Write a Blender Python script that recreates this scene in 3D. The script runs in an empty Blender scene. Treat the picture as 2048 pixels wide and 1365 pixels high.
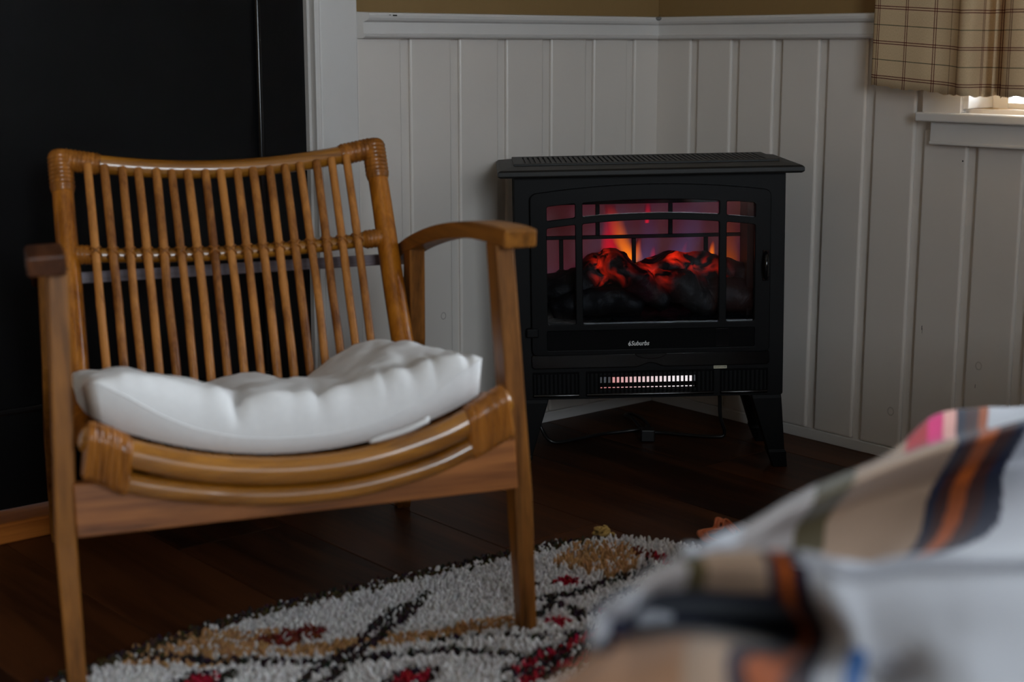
import bpy, bmesh, math, random
import numpy as np
from mathutils import Vector, Matrix, noise
random.seed(7)
rng = np.random.default_rng(7)
scene = bpy.context.scene
COL = scene.collection
R = math.radians

# ------------------------------------------------------------------ camera
YAW, PITCH, FPX = 0.699331, 0.191676, 3045.5
CAM = Vector((-2.4853, -2.4469, 0.8150))
fwd = Vector((math.sin(YAW) * math.cos(PITCH), math.cos(YAW) * math.cos(PITCH), -math.sin(PITCH)))
right = Vector((math.cos(YAW), -math.sin(YAW), 0))
up = right.cross(fwd)
cam_data = bpy.data.cameras.new('camera')
cam = bpy.data.objects.new('camera', cam_data)
COL.objects.link(cam)
m = Matrix.Identity(4)
for i in range(3):
    m[i][0], m[i][1], m[i][2], m[i][3] = right[i], up[i], -fwd[i], CAM[i]
cam.matrix_world = m
cam_data.sensor_width = 36
cam_data.lens = FPX / 2048 * 36
cam_data.clip_start = 0.02
cam_data.dof.use_dof = True
cam_data.dof.focus_distance = 3.05
cam_data.dof.aperture_fstop = 3.2
scene.camera = cam

# ------------------------------------------------------------------ world, daylight through the windows, exposure
scene.view_settings.view_transform = 'Standard'
scene.view_settings.look = 'None'
scene.view_settings.gamma = 1
scene.view_settings.use_curve_mapping = False
scene.view_settings.exposure = 1.0
SKY = 9.0
world = bpy.data.worlds.new('overcast_sky')
scene.world = world
world.use_nodes = True
bg = world.node_tree.nodes['Background']
bg.inputs['Color'].default_value = (0.82, 0.92, 1.0, 1)
bg.inputs['Strength'].default_value = SKY
scene.cycles.max_bounces = 8
scene.cycles.diffuse_bounces = 5
scene.cycles.sample_clamp_indirect = 6

# window openings: (wall, a0, a1, z0, z1); a is y on the right wall and x on the rear wall
OPEN_RIGHT = [(-2.30, -0.797, 0.70, 1.80)]
OPEN_REAR = [(-3.5, -2.2, 0.85, 2.1)]
ROOM_X, ROOM_Y, ROOM_Z = -4.0, -4.4, 2.35


def portal(name, loc, rot, sx, sy):
    l = bpy.data.lights.new(name, 'AREA')
    l.shape = 'RECTANGLE'
    l.size, l.size_y = sx, sy
    l.cycles.is_portal = True
    o = bpy.data.objects.new(name, l)
    o.location = loc
    o.rotation_euler = rot
    COL.objects.link(o)


for (a0, a1, z0, z1) in OPEN_RIGHT:
    portal('daylight_portal', (0.115, (a0 + a1) / 2, (z0 + z1) / 2), (0, R(90), 0), z1 - z0, a1 - a0)
for (a0, a1, z0, z1) in OPEN_REAR:
    portal('daylight_portal', ((a0 + a1) / 2, ROOM_Y - 0.115, (z0 + z1) / 2), (R(90), 0, 0), a1 - a0, z1 - z0)


# ------------------------------------------------------------------ helpers
def s2l(c):
    return tuple(((v / 255) / 12.92 if v / 255 <= 0.04045 else ((v / 255 + 0.055) / 1.055) ** 2.4) for v in c) + (1,)


def link(o, parent=None):
    COL.objects.link(o)
    if parent is not None:
        o.parent = parent
    return o


def mesh_obj(name, verts, faces, mat, parent=None, smooth=False, uvs=None):
    me = bpy.data.meshes.new(name)
    me.from_pydata([tuple(v) for v in verts], [], [tuple(f) for f in faces])
    if mat:
        me.materials.append(mat)
    if smooth:
        me.polygons.foreach_set('use_smooth', [True] * len(me.polygons))
    if uvs is not None:
        l = me.uv_layers.new(name='UVMap')
        for lp in me.loops:
            l.data[lp.index].uv = uvs[lp.vertex_index]
    me.update()
    return link(bpy.data.objects.new(name, me), parent)


def bm_obj(name, bm, mat, parent=None, smooth=False):
    bmesh.ops.recalc_face_normals(bm, faces=bm.faces)
    me = bpy.data.meshes.new(name)
    bm.to_mesh(me)
    bm.free()
    me.materials.append(mat)
    if smooth:
        me.polygons.foreach_set('use_smooth', [True] * len(me.polygons))
    return link(bpy.data.objects.new(name, me), parent)


def bm_hex(bm, pts):
    """eight corner points: bottom ring then top ring"""
    v = [bm.verts.new(q) for q in pts]
    for f in ((3, 2, 1, 0), (4, 5, 6, 7), (0, 1, 5, 4), (1, 2, 6, 5), (2, 3, 7, 6), (3, 0, 4, 7)):
        bm.faces.new([v[i] for i in f])


def box_pts(x0, x1, y0, y1, z0, z1):
    return [(x0, y0, z0), (x1, y0, z0), (x1, y1, z0), (x0, y1, z0), (x0, y0, z1), (x1, y0, z1), (x1, y1, z1), (x0, y1, z1)]


def box(name, x0, x1, y0, y1, z0, z1, mat, parent=None, bev=0.0, seg=2):
    bm = bmesh.new()
    bm_hex(bm, box_pts(min(x0, x1), max(x0, x1), min(y0, y1), max(y0, y1), min(z0, z1), max(z0, z1)))
    if bev:
        bmesh.ops.bevel(bm, geom=bm.edges[:], offset=bev, segments=seg, affect='EDGES', profile=0.5)
    return bm_obj(name, bm, mat, parent, smooth=False)


def boxes(name, specs, mat, parent=None, bev=0.0):
    bm = bmesh.new()
    for s in specs:
        bm_hex(bm, box_pts(*s))
    if bev:
        bmesh.ops.bevel(bm, geom=bm.edges[:], offset=bev, segments=2, affect='EDGES', profile=0.5)
    return bm_obj(name, bm, mat, parent)


def loft_rects(name, rects, mat, parent=None, bev=0.0):
    """rects: list of four-point rings, lofted and capped"""
    bm = bmesh.new()
    rings = [[bm.verts.new(q) for q in r] for r in rects]
    n = len(rings[0])
    for a, b in zip(rings[:-1], rings[1:]):
        for i in range(n):
            bm.faces.new((a[i], a[(i + 1) % n], b[(i + 1) % n], b[i]))
    bm.faces.new(rings[0][::-1])
    bm.faces.new(rings[-1])
    if bev:
        bmesh.ops.recalc_face_normals(bm, faces=bm.faces)
        ed = [e for e in bm.edges if e.is_manifold and e.calc_face_angle(0) > 0.5]
        bmesh.ops.bevel(bm, geom=ed, offset=bev, segments=2, affect='EDGES', profile=0.5)
    return bm_obj(name, bm, mat, parent)


def catmull(pts, n):
    pts = [Vector(q) for q in pts]
    if len(pts) == 2:
        return [pts[0].lerp(pts[1], i / n) for i in range(n + 1)]
    P = [pts[0] * 2 - pts[1]] + pts + [pts[-1] * 2 - pts[-2]]
    out = []
    for i in range(1, len(P) - 2):
        p0, p1, p2, p3 = P[i - 1:i + 3]
        for k in range(n):
            t = k / n
            out.append(0.5 * ((2 * p1) + (p2 - p0) * t + (2 * p0 - 5 * p1 + 4 * p2 - p3) * t * t + (3 * p1 - p0 - 3 * p2 + p3) * t ** 3))
    out.append(pts[-1])
    return out


def tube_data(path, rad, seg=12, round_ends=True):
    """sweep a circle along path; rad is a number or a function of (fraction, arc length)"""
    path = [Vector(q) for q in path]
    L = [0]
    for a, b in zip(path[:-1], path[1:]):
        L.append(L[-1] + (b - a).length)
    tot = L[-1] or 1
    rf = rad if callable(rad) else (lambda f, s: rad)
    tang = [(path[min(i + 1, len(path) - 1)] - path[max(i - 1, 0)]).normalized() for i in range(len(path))]
    ref = Vector((0, 0, 1)) if abs(tang[0].z) < 0.9 else Vector((1, 0, 0))
    nrm = (ref - tang[0] * ref.dot(tang[0])).normalized()
    rings = []
    for i, c in enumerate(path):
        t = tang[i]
        nrm = (nrm - t * nrm.dot(t)).normalized()
        b = t.cross(nrm)
        r = rf(L[i] / tot, L[i])
        if round_ends and i == 0:
            for a in (0.35, 0.75, 0.95):
                rr = r * a
                rings.append((c - t * r * 0.6 * math.sqrt(1 - a * a), nrm, b, rr))
        rings.append((c, nrm, b, r))
        if round_ends and i == len(path) - 1:
            for a in (0.95, 0.75, 0.35):
                rings.append((c + t * r * 0.6 * math.sqrt(1 - a * a), nrm, b, r * a))
    V, F = [], []
    for (c, n_, b, r) in rings:
        for k in range(seg):
            a = 2 * math.pi * k / seg
            V.append(c + n_ * (math.cos(a) * r) + b * (math.sin(a) * r))
    for i in range(len(rings) - 1):
        for k in range(seg):
            k2 = (k + 1) % seg
            F.append((i * seg + k, i * seg + k2, (i + 1) * seg + k2, (i + 1) * seg + k))
    F.append(tuple(range(seg))[::-1])
    F.append(tuple((len(rings) - 1) * seg + k for k in range(seg)))
    return V, F


def tube(name, path, rad, mat, parent=None, seg=12, round_ends=True):
    V, F = tube_data(path, rad, seg, round_ends)
    return mesh_obj(name, V, F, mat, parent, smooth=True)


def merge(name, parts, mat, parent=None, smooth=True):
    V, F = [], []
    for v, f in parts:
        o = len(V)
        V += list(v)
        F += [tuple(i + o for i in q) for q in f]
    return mesh_obj(name, V, F, mat, parent, smooth)


def plate(name, splines, depth, mat, parent=None, y=0.0, bev=0.0008):
    """2D outline (x, z) with holes, extruded along y: front face at y"""
    cu = bpy.data.curves.new(name, 'CURVE')
    cu.dimensions = '2D'
    cu.fill_mode = 'BOTH'
    cu.extrude = max(depth / 2 - bev, 0.0001)
    cu.bevel_depth = bev
    cu.bevel_resolution = 2
    for sp in splines:
        s = cu.splines.new('POLY')
        s.points.add(len(sp) - 1)
        for q, (a, b) in zip(s.points, sp):
            q.co = (a, b, 0, 1)
        s.use_cyclic_u = True
    tmp = bpy.data.objects.new('tmp_outline', cu)
    COL.objects.link(tmp)
    dg = bpy.context.evaluated_depsgraph_get()
    me = bpy.data.meshes.new_from_object(tmp.evaluated_get(dg))
    bpy.data.objects.remove(tmp)
    bpy.data.curves.remove(cu)
    me.name = name
    # curve plane x,y -> x,z ; extrusion z -> -y
    me.transform(Matrix(((1, 0, 0, 0), (0, 0, -1, y + depth / 2), (0, 1, 0, 0), (0, 0, 0, 1))))
    me.materials.clear()
    me.materials.append(mat)
    return link(bpy.data.objects.new(name, me), parent)


def text_mesh(name, body, size, mat, parent, loc, shear=0.0, depth=0.0004, offset=0.0):
    cu = bpy.data.curves.new(name, 'FONT')
    cu.body = body
    cu.size = size
    cu.shear = shear
    cu.extrude = depth
    cu.offset = offset
    cu.align_x = 'LEFT'
    tmp = bpy.data.objects.new('tmp_text', cu)
    COL.objects.link(tmp)
    dg = bpy.context.evaluated_depsgraph_get()
    me = bpy.data.meshes.new_from_object(tmp.evaluated_get(dg))
    bpy.data.objects.remove(tmp)
    bpy.data.curves.remove(cu)
    me.name = name
    me.transform(Matrix(((1, 0, 0, loc[0]), (0, 0, -1, loc[1]), (0, 1, 0, loc[2]), (0, 0, 0, 1))))
    me.materials.clear()
    me.materials.append(mat)
    return link(bpy.data.objects.new(name, me), parent)


def tag(o, label=None, cat=None, group=None, kind=None):
    if label:
        o['label'] = label
    if cat:
        o['category'] = cat
    if group:
        o['group'] = group
    if kind:
        o['kind'] = kind
    return o


def structure(o, label, cat=None):
    return tag(o, label, cat, kind='structure')


def empty(name, loc=(0, 0, 0), rot=(0, 0, 0)):
    o = bpy.data.objects.new(name, None)
    o.location = loc
    o.rotation_euler = rot
    o.empty_display_size = 0.05
    return link(o)


# ------------------------------------------------------------------ materials
def new_mat(name):
    mt = bpy.data.materials.new(name)
    mt.use_nodes = True
    nt = mt.node_tree
    return mt, nt, nt.nodes['Principled BSDF']


def simple(name, col, rough=0.5, metal=0.0, noise_amt=0.06, noise_scale=30, bump=0.0, coat=0.0, spec=0.5, emit=None, emit_s=0.0):
    mt, nt, b = new_mat(name)
    b.inputs['Roughness'].default_value = rough
    b.inputs['Metallic'].default_value = metal
    b.inputs['Specular IOR Level'].default_value = spec
    b.inputs['Coat Weight'].default_value = coat
    b.inputs['Coat Roughness'].default_value = 0.15
    tc = nt.nodes.new('ShaderNodeTexCoord')
    ns = nt.nodes.new('ShaderNodeTexNoise')
    ns.inputs['Scale'].default_value = noise_scale
    ns.inputs['Detail'].default_value = 4
    nt.links.new(tc.outputs['Object'], ns.inputs['Vector'])
    mx = nt.nodes.new('ShaderNodeMix')
    mx.data_type = 'RGBA'
    c = col if len(col) == 4 else tuple(col) + (1,)
    mx.inputs['A'].default_value = tuple(v * (1 - noise_amt) for v in c[:3]) + (1,)
    mx.inputs['B'].default_value = tuple(min(1, v * (1 + noise_amt)) for v in c[:3]) + (1,)
    nt.links.new(ns.outputs['Fac'], mx.inputs['Factor'])
    nt.links.new(mx.outputs['Result'], b.inputs['Base Color'])
    if bump:
        bp = nt.nodes.new('ShaderNodeBump')
        bp.inputs['Strength'].default_value = bump
        bp.inputs['Distance'].default_value = 0.002
        nt.links.new(ns.outputs['Fac'], bp.inputs['Height'])
        nt.links.new(bp.outputs['Normal'], b.inputs['Normal'])
    if emit:
        b.inputs['Emission Color'].default_value = tuple(emit) + (1,)
        b.inputs['Emission Strength'].default_value = emit_s
    return mt


def wood(name, c_dark, c_light, axis, rough=0.45, coat=0.05, scale=1.0, ring=1.0, rand=0.0, bump=0.05, spec=0.28):
    """grain stretched along one object axis"""
    mt, nt, b = new_mat(name)
    N = nt.nodes
    tc = N.new('ShaderNodeTexCoord')
    mp = N.new('ShaderNodeMapping')
    sc = [22 * scale] * 3
    sc[axis] = 1.6 * scale
    mp.inputs['Scale'].default_value = sc
    nt.links.new(tc.outputs['Object'], mp.inputs['Vector'])
    n1 = N.new('ShaderNodeTexNoise')
    n1.inputs['Scale'].default_value = 1.6
    n1.inputs['Detail'].default_value = 6
    n1.inputs['Distortion'].default_value = 0.8 * ring
    nt.links.new(mp.outputs['Vector'], n1.inputs['Vector'])
    mp2 = N.new('ShaderNodeMapping')
    sc2 = [150 * scale] * 3
    sc2[axis] = 6 * scale
    mp2.inputs['Scale'].default_value = sc2
    nt.links.new(tc.outputs['Object'], mp2.inputs['Vector'])
    n2 = N.new('ShaderNodeTexNoise')
    n2.inputs['Scale'].default_value = 2
    n2.inputs['Detail'].default_value = 3
    nt.links.new(mp2.outputs['Vector'], n2.inputs['Vector'])
    ad = N.new('ShaderNodeMath')
    ad.operation = 'MULTIPLY_ADD'
    ad.inputs[1].default_value = 0.35
    nt.links.new(n2.outputs['Fac'], ad.inputs[0])
    nt.links.new(n1.outputs['Fac'], ad.inputs[2])
    fac = ad.outputs[0]
    if rand:
        oi = N.new('ShaderNodeObjectInfo')
        a2 = N.new('ShaderNodeMath')
        a2.operation = 'MULTIPLY_ADD'
        a2.inputs[1].default_value = rand
        nt.links.new(oi.outputs['Random'], a2.inputs[0])
        nt.links.new(fac, a2.inputs[2])
        a3 = N.new('ShaderNodeMath')
        a3.operation = 'SUBTRACT'
        a3.inputs[1].default_value = rand / 2
        nt.links.new(a2.outputs[0], a3.inputs[0])
        fac = a3.outputs[0]
    rp = N.new('ShaderNodeValToRGB')
    rp.color_ramp.elements[0].position = 0.42
    rp.color_ramp.elements[0].color = c_dark
    rp.color_ramp.elements[1].position = 0.88
    rp.color_ramp.elements[1].color = c_light
    nt.links.new(fac, rp.inputs['Fac'])
    nt.links.new(rp.outputs['Color'], b.inputs['Base Color'])
    b.inputs['Roughness'].default_value = rough
    b.inputs['Coat Weight'].default_value = coat
    b.inputs['Coat Roughness'].default_value = 0.13
    b.inputs['Specular IOR Level'].default_value = spec
    if bump:
        bp = N.new('ShaderNodeBump')
        bp.inputs['Strength'].default_value = bump
        bp.inputs['Distance'].default_value = 0.001
        nt.links.new(n2.outputs['Fac'], bp.inputs['Height'])
        nt.links.new(bp.outputs['Normal'], b.inputs['Normal'])
    return mt


M = {}
M['white_paint'] = simple('white_painted_board', s2l((217, 210, 203)), 0.32, noise_amt=0.03, noise_scale=6, bump=0.02)
M['white_trim'] = simple('white_gloss_trim', s2l((212, 209, 206)), 0.35, noise_amt=0.03, noise_scale=8)
M['tan_paint'] = simple('tan_wall_paint', s2l((138, 110, 68)), 0.7, noise_amt=0.05, noise_scale=60, bump=0.15)
M['ceiling'] = simple('ceiling_paint', s2l((190, 185, 175)), 0.8)
M['black_door'] = simple('black_door_paint', s2l((11, 11, 12)), 0.42, noise_amt=0.05, spec=0.2)
M['black_gloss'] = simple('black_gloss_moulding', s2l((16, 16, 18)), 0.2)
M['teak_x'] = wood('teak_grain_x', s2l((84, 40, 10)), s2l((192, 120, 62)), 0)
M['teak_y'] = wood('teak_grain_y', s2l((80, 44, 8)), s2l((164, 104, 38)), 1)
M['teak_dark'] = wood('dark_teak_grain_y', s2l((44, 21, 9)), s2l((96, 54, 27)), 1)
M['teak_sheen'] = wood('sheen_teak_grain_x', s2l((88, 70, 70)), s2l((140, 130, 138)), 0, rough=0.4, coat=0.3)  # grey-blue window sheen put into the wood's colour
M['teak_z'] = wood('teak_grain_z', s2l((80, 44, 8)), s2l((166, 106, 42)), 2)
M['rattan'] = wood('lacquered_rattan', s2l((124, 66, 8)), s2l((198, 122, 32)), 2, rough=0.35, coat=0.3, rand=0.25)
M['slat'] = wood('rattan_slat', s2l((112, 62, 18)), s2l((190, 124, 58)), 2, rough=0.42, coat=0.15, rand=0.3)
M['rattan_x'] = wood('lacquered_rattan_pole', s2l((112, 64, 8)), s2l((190, 124, 36)), 0, rough=0.3, coat=0.9, spec=0.5)
M['binding'] = wood('rattan_binding', s2l((98, 52, 10)), s2l((178, 110, 40)), 2, rough=0.34, coat=0.35, scale=2)
M['threshold_wood'] = wood('oak_threshold', s2l((150, 82, 30)), s2l((206, 124, 54)), 0, rough=0.35)
M['floor_base'] = simple('floor_gap', s2l((14, 8, 5)), 0.8)
M['plank'] = wood('dark_laminate', s2l((36, 17, 7)), s2l((86, 47, 22)), 1, rough=0.45, coat=0.0, spec=0.18, scale=0.6, rand=0.5)
M['stove_black'] = simple('satin_black_metal', s2l((13, 13, 14)), 0.46, noise_amt=0.04, noise_scale=200, bump=0.05, spec=0.13)
M['stove_top'] = simple('satin_black_top', s2l((30, 29, 28)), 0.5, noise_amt=0.04, noise_scale=200, spec=0.35)
M['stove_door'] = simple('satin_black_door', s2l((14, 14, 15)), 0.36, noise_amt=0.04, noise_scale=200, spec=0.10)
M['stove_gloss'] = simple('gloss_black_edge', s2l((10, 10, 11)), 0.16, noise_amt=0.03, noise_scale=200, spec=0.5)
M['stove_panel'] = simple('matt_black_metal', s2l((7, 7, 8)), 0.6, noise_amt=0.04, noise_scale=200, spec=0.05)
M['gloss_black'] = simple('gloss_black_plastic', s2l((14, 14, 16)), 0.12)
M['cord'] = simple('black_cord', s2l((16, 16, 18)), 0.35)
M['logo'] = simple('silver_print', s2l((225, 225, 225)), 0.4)
M['sticker'] = simple('cream_sticker', s2l((205, 200, 175)), 0.5)
M['ink'] = simple('dark_print', s2l((40, 38, 30)), 0.6)
M['heater'] = simple('vent_glint', s2l((230, 200, 195)), 0.4, emit=(1.0, 0.72, 0.66), emit_s=0.5)
def vent_glint_mat():  # glow painted in place of reflections on the vent fins
    mt, nt, b = new_mat('vent_glint')
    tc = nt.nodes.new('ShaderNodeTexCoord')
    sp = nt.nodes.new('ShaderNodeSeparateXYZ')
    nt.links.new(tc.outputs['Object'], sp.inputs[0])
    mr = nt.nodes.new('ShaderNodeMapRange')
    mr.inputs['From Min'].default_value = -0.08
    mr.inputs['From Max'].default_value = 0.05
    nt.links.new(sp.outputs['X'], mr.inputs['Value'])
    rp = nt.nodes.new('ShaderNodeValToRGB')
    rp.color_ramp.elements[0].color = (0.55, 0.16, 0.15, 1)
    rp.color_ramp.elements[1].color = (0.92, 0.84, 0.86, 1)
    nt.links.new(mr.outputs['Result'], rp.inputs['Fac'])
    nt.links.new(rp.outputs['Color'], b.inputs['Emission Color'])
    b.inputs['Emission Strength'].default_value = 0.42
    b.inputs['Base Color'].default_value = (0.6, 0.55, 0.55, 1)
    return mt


M['heater'] = vent_glint_mat()
M['fin_metal'] = simple('steel_reflector', s2l((170, 172, 178)), 0.3, metal=0.8)
M['cotton'] = simple('white_cotton', s2l((232, 230, 230)), 0.9, noise_amt=0.04, noise_scale=120, bump=0.12, spec=0.2)
M['sheet'] = simple('white_sheet', s2l((210, 210, 212)), 0.9, noise_amt=0.03, spec=0.2)
M['bed_base'] = simple('bed_base_fabric', s2l((70, 60, 52)), 0.9)
M['steel'] = simple('steel_glide', s2l((190, 195, 205)), 0.2, metal=1.0)
M['rug_back'] = simple('rug_backing', s2l((120, 112, 104)), 0.95)
M['yarn_y'] = simple('straw_yarn', s2l((196, 160, 92)), 0.9, noise_amt=0.2, noise_scale=300)
M['yarn_o'] = simple('coral_yarn', s2l((206, 116, 76)), 0.9, noise_amt=0.2, noise_scale=300)
M['brown_scuff'] = simple('grey_putty', s2l((120, 118, 116)), 0.8)


def attr_mat(name, rough=0.9, bump_scale=0, spec=0.15):
    mt, nt, b = new_mat(name)
    at = nt.nodes.new('ShaderNodeVertexColor')
    at.layer_name = 'Col'
    nt.links.new(at.outputs['Color'], b.inputs['Base Color'])
    b.inputs['Roughness'].default_value = rough
    b.inputs['Specular IOR Level'].default_value = spec
    if bump_scale:
        tc = nt.nodes.new('ShaderNodeTexCoord')
        ns = nt.nodes.new('ShaderNodeTexNoise')
        ns.inputs['Scale'].default_value = bump_scale
        nt.links.new(tc.outputs['Object'], ns.inputs['Vector'])
        bp = nt.nodes.new('ShaderNodeBump')
        bp.inputs['Strength'].default_value = 0.2
        bp.inputs['Distance'].default_value = 0.002
        nt.links.new(ns.outputs['Fac'], bp.inputs['Height'])
        nt.links.new(bp.outputs['Normal'], b.inputs['Normal'])
    return mt


M['pile'] = attr_mat('wool_pile')
M['blanket'] = attr_mat('woven_blanket', bump_scale=400)
_b = M['blanket'].node_tree.nodes['Principled BSDF']
_b.inputs['Sheen Weight'].default_value = 0.09
_b.inputs['Sheen Roughness'].default_value = 0.25
_b.inputs['Sheen Tint'].default_value = (0.9, 0.95, 1.0, 1)


def glass_mat(name, rough=0.03, tint=(1, 1, 1)):
    mt = bpy.data.materials.new(name)
    mt.use_nodes = True
    nt = mt.node_tree
    nt.nodes.clear()
    out = nt.nodes.new('ShaderNodeOutputMaterial')
    tr = nt.nodes.new('ShaderNodeBsdfTransparent')
    tr.inputs['Color'].default_value = tuple(tint) + (1,)
    gl = nt.nodes.new('ShaderNodeBsdfGlossy')
    gl.inputs['Roughness'].default_value = rough
    fr = nt.nodes.new('ShaderNodeFresnel')
    fr.inputs['IOR'].default_value = 1.5
    mx = nt.nodes.new('ShaderNodeMixShader')
    nt.links.new(fr.outputs[0], mx.inputs[0])
    nt.links.new(tr.outputs[0], mx.inputs[1])
    nt.links.new(gl.outputs[0], mx.inputs[2])
    nt.links.new(mx.outputs[0], out.inputs['Surface'])
    return mt


M['pane'] = glass_mat('clear_pane')
M['stove_glass'] = glass_mat('stove_glass', 0.06, (0.9, 0.92, 0.95))


def screen_mat():
    """softly lit flame screen: violet-red haze"""
    mt, nt, b = new_mat('lit_flame_screen')
    N = nt.nodes
    tc = N.new('ShaderNodeTexCoord')
    ns = N.new('ShaderNodeTexNoise')
    ns.inputs['Scale'].default_value = 9
    ns.inputs['Detail'].default_value = 2
    nt.links.new(tc.outputs['Object'], ns.inputs['Vector'])
    rp = N.new('ShaderNodeValToRGB')
    e = rp.color_ramp.elements
    e[0].position = 0.3
    e[0].color = s2l((86, 24, 22))
    e[1].position = 0.7
    e[1].color = s2l((104, 54, 78))
    x = rp.color_ramp.elements.new(0.5)
    x.color = s2l((112, 40, 52))
    nt.links.new(ns.outputs['Fac'], rp.inputs['Fac'])
    b.inputs['Base Color'].default_value = (0.05, 0.03, 0.03, 1)
    b.inputs['Roughness'].default_value = 0.6
    nt.links.new(rp.outputs['Color'], b.inputs['Emission Color'])
    b.inputs['Emission Strength'].default_value = 0.19
    return mt


M['screen'] = screen_mat()


def flame_mat(name, c0, c1, strength):
    mt = bpy.data.materials.new(name)
    mt.use_nodes = True
    nt = mt.node_tree
    nt.nodes.clear()
    N = nt.nodes
    out = N.new('ShaderNodeOutputMaterial')
    uv = N.new('ShaderNodeUVMap')
    sp = N.new('ShaderNodeSeparateXYZ')
    nt.links.new(uv.outputs['UV'], sp.inputs[0])
    rp = N.new('ShaderNodeValToRGB')
    rp.color_ramp.elements[0].color = c0
    rp.color_ramp.elements[1].color = c1
    nt.links.new(sp.outputs['Y'], rp.inputs['Fac'])
    em = N.new('ShaderNodeEmission')
    em.inputs['Strength'].default_value = strength
    nt.links.new(rp.outputs['Color'], em.inputs['Color'])
    # soft edges: 4u(1-u) squared, fading upward
    om = N.new('ShaderNodeMath'); om.operation = 'SUBTRACT'; om.inputs[0].default_value = 1
    nt.links.new(sp.outputs['X'], om.inputs[1])
    mu = N.new('ShaderNodeMath'); mu.operation = 'MULTIPLY'
    nt.links.new(sp.outputs['X'], mu.inputs[0]); nt.links.new(om.outputs[0], mu.inputs[1])
    m4 = N.new('ShaderNodeMath'); m4.operation = 'MULTIPLY'; m4.inputs[1].default_value = 4
    nt.links.new(mu.outputs[0], m4.inputs[0])
    pw = N.new('ShaderNodeMath'); pw.operation = 'POWER'; pw.inputs[1].default_value = 1.5
    nt.links.new(m4.outputs[0], pw.inputs[0])
    ov = N.new('ShaderNodeMath'); ov.operation = 'SUBTRACT'; ov.inputs[0].default_value = 1
    nt.links.new(sp.outputs['Y'], ov.inputs[1])
    m5 = N.new('ShaderNodeMath'); m5.operation = 'MULTIPLY'
    nt.links.new(pw.outputs[0], m5.inputs[0]); nt.links.new(ov.outputs[0], m5.inputs[1])
    tr = N.new('ShaderNodeBsdfTransparent')
    mx = N.new('ShaderNodeMixShader')
    nt.links.new(m5.outputs[0], mx.inputs[0])
    nt.links.new(tr.outputs[0], mx.inputs[1])
    nt.links.new(em.outputs[0], mx.inputs[2])
    nt.links.new(mx.outputs[0], out.inputs['Surface'])
    return mt


M['flame_o'] = flame_mat('orange_flame', s2l((255, 130, 20)), s2l((200, 50, 12)), 0.8)
M['flame_d'] = flame_mat('dim_orange_flame', s2l((190, 84, 24)), s2l((120, 40, 16)), 0.3)
M['flame_r'] = flame_mat('red_flame', s2l((240, 20, 40)), s2l((190, 20, 40)), 0.55)
M['flame_v'] = flame_mat('violet_flame', s2l((150, 110, 160)), s2l((120, 90, 140)), 0.15)


def log_mat():
    mt, nt, b = new_mat('charred_log_with_embers')
    N = nt.nodes
    tc = N.new('ShaderNodeTexCoord')
    ns = N.new('ShaderNodeTexNoise')
    ns.inputs['Scale'].default_value = 26
    ns.inputs['Detail'].default_value = 6
    ns.inputs['Distortion'].default_value = 1.2
    nt.links.new(tc.outputs['Object'], ns.inputs['Vector'])
    rp = N.new('ShaderNodeValToRGB')
    rp.color_ramp.elements[0].position = 0.44
    rp.color_ramp.elements[0].color = (0, 0, 0, 1)
    rp.color_ramp.elements[1].position = 0.72
    rp.color_ramp.elements[1].color = (1, 1, 1, 1)
    nt.links.new(ns.outputs['Fac'], rp.inputs['Fac'])
    at = N.new('ShaderNodeVertexColor')
    at.layer_name = 'Col'
    mu = N.new('ShaderNodeMath'); mu.operation = 'MULTIPLY'
    nt.links.new(rp.outputs['Color'], mu.inputs[0])
    nt.links.new(at.outputs['Color'], mu.inputs[1])
    st = N.new('ShaderNodeMath'); st.operation = 'MULTIPLY'; st.inputs[1].default_value = 0.6
    nt.links.new(mu.outputs[0], st.inputs[0])
    b.inputs['Base Color'].default_value = s2l((12, 11, 12))
    b.inputs['Specular IOR Level'].default_value = 0.25
    b.inputs['Roughness'].default_value = 0.55
    b.inputs['Emission Color'].default_value = (1.0, 0.025, 0.006, 1)
    nt.links.new(st.outputs[0], b.inputs['Emission Strength'])
    bp = N.new('ShaderNodeBump')
    bp.inputs['Strength'].default_value = 0.8
    bp.inputs['Distance'].default_value = 0.006
    nt.links.new(ns.outputs['Fac'], bp.inputs['Height'])
    nt.links.new(bp.outputs['Normal'], b.inputs['Normal'])
    return mt


M['log'] = log_mat()
M['coal'] = simple('coal_bed', s2l((14, 16, 20)), 0.4, noise_amt=0.5, noise_scale=90, bump=0.9)


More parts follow.
